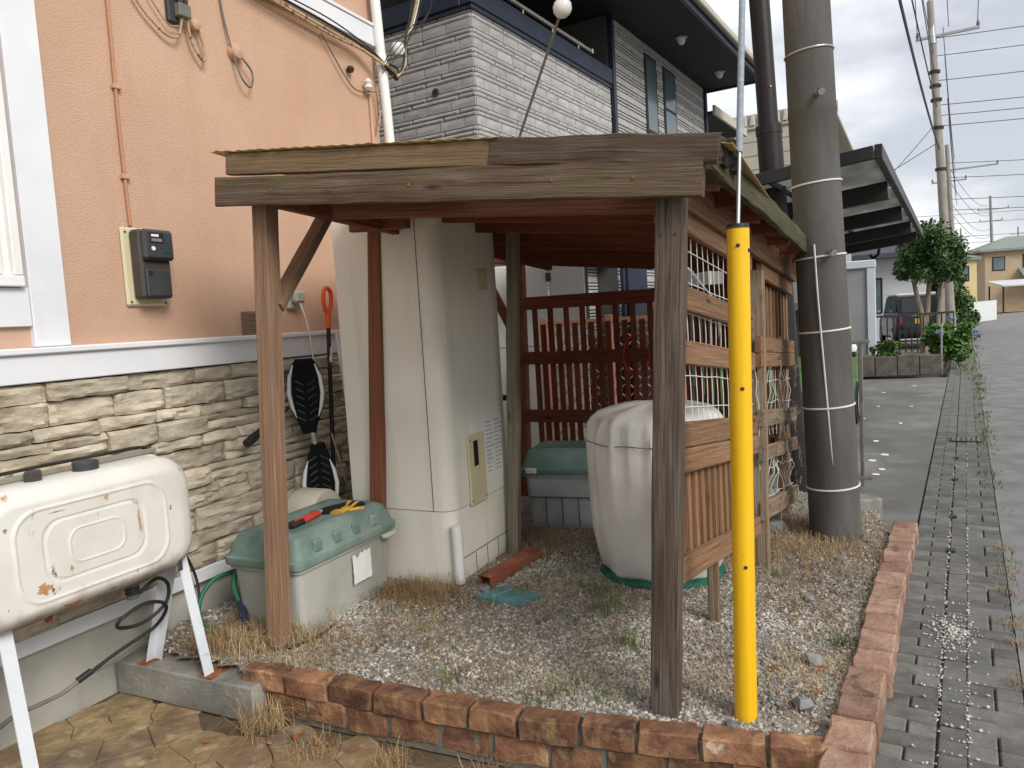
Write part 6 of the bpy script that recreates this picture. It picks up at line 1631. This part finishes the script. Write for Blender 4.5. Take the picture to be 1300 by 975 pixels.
# ------------------------------------------------------------------ far utility poles and wires
def far_pole(base, top, r0, r1, arms, label):
    th = thing('utility_pole', base, label, 'utility pole')
    base, top = Vector(base), Vector(top)
    MB().tube([base, base.lerp(top, .5), top], [r0, (r0 + r1) / 2, r1], 12).build('shaft', M['pole_far'], th, smooth=50)
    for f, l0, l1 in arms:
        p = base.lerp(top, f)
        a = MB().beam(p - RD.n * l0, p + RD.n * l1, .08, .08).build('cross_arm', M['steel'], th)
        for q in (-l0 + .05, l1 - .05): MB().lathe([(.03, 0), (.05, .06), (.03, .16)], p + RD.n * q + Z * .04, 8).build('insulator', M['cable_grey'], a)
    return th
P2b, P2t = Vector((14.05, 24, 0)), Vector((13.48, 24, 10.55))
p2 = far_pole(P2b, P2t, .15, .095, [(.90, .45, 1.25)], 'tall concrete utility pole with one long cross arm rising behind the round tree')
for f in (.52, .64, .72, .76, .8): MB().tube([P2b.lerp(P2t, f) - Z * .04, P2b.lerp(P2t, f) + Z * .04], .165, 10).build('band_clamp', M['cable'], p2)
MB().tube([P2b.lerp(P2t, .88), P2t + Z * .25], [.12, .06], 10).build('sleeve', M['steel'], p2, smooth=50)
P3b, P3t = Vector((23.7, 40, 0)), Vector((23.25, 40, 9.3)); far_pole(P3b, P3t, .16, .1, [(.86, .2, 2.2), (.80, .8, .8)], 'slimmer concrete utility pole with a long arm standing behind the first roadside pole')
P4b, P4t = Vector((44.9, 70, 0)), Vector((44.6, 70, 10.3)); far_pole(P4b, P4t, .17, .1, [(.88, 1.0, 1.4), (.78, .9, .9)], 'distant concrete utility pole in front of the ochre house')
P5b, P5t = Vector((63, 105, 0)), Vector((62.8, 105, 10.5)); far_pole(P5b, P5t, .17, .1, [(.88, 1.0, 1.0)], 'distant utility pole left of the ochre house roof')
P6b, P6t = Vector((81, 120, 0)), Vector((80.8, 120, 11.5)); far_pole(P6b, P6t, .17, .1, [(.9, 1.0, 1.0)], 'most distant utility pole behind the ochre house')
wn_ = 0
def wire(a, b_, sag, r_, label, group='overhead wires'):
    a, b_ = Vector(a), Vector(b_); pts_ = []
    for k in range(17):
        f = k / 16; p = a.lerp(b_, f); p.z -= sag * 4 * f * (1 - f); pts_.append(p)
    o = MB().tube(pts_, r_, 5).build('overhead_wire', M['wire_dark'], smooth=60); tag(o, label, 'wire', group); return o
l1 = 'overhead wire running along the street between the near and the first roadside pole'
T1 = upz(9.3)
wire(upz(9.8) + Vector((.5, -.2, 0)), P2b.lerp(P2t, .90) + RD.n * -.4, .25, .011, l1)
wire(upz(9.3), P2b.lerp(P2t, .85), .3, .011, l1)
wire(upz(8.9) + Vector((.1, 0, 0)), P2b.lerp(P2t, .8) , .3, .012, l1)
wire(upz(8.2) + Vector((-.1, 0, 0)), P2b.lerp(P2t, .70), .35, .016, l1)
wire(upz(6.6), P2b.lerp(P2t, .58), .4, .024, 'thick overhead communication cable sagging towards the first roadside pole', 'thick cables')
wire(upz(9.9) + Vector((1.2, -.5, 0)), P2b.lerp(P2t, .92) + RD.n * 1.2, .25, .011, l1)
wire(upz(9.9) + Vector((.6, -.3, 0)), P2b.lerp(P2t, .92) + RD.n * .45, .2, .011, l1)
l2 = 'overhead wire crossing the road from the first roadside pole'
for f, dz, sg in ((.895, .9, .2), (.845, .95, .25), (.775, .55, .2), (.705, .25, .15), (.675, .2, .15), (.645, .2, .15)):
    p = P2b.lerp(P2t, f); wire(p, p + Vector((17, -3.0, dz + .2)), sg, .013, l2, 'wires across the road')
l3 = 'overhead wire between distant roadside poles'
for f in (.92, .84, .72, .66):
    wire(P2b.lerp(P2t, f) + RD.n * .3, P3b.lerp(P3t, f) + RD.n * .3, .3, .012, l3, 'far wires')
    wire(P3b.lerp(P3t, f - .03), P4b.lerp(P4t, f), .8, .014, l3, 'far wires')
    p = P3b.lerp(P3t, f - .02); wire(p, p + Vector((26, -2, .3)), .3, .018, 'overhead wire crossing the road from the slimmer pole', 'wires across the far road')
    p = P4b.lerp(P4t, f - .02); wire(p - Vector((24, -3, 0)), p + Vector((40, -2, .3)), .5, .02, 'overhead wire passing the distant pole', 'distant wires')
wire(P2b.lerp(P2t, .60), (8.2, 27, 3.6), .2, .012, 'service wire dropping from the first roadside pole to the pale house', 'service wires')
wire(P2b.lerp(P2t, .66), (9.0, 22.0, 3.3), .2, .012, 'service wire dropping from the first roadside pole to the pale house', 'service wires')
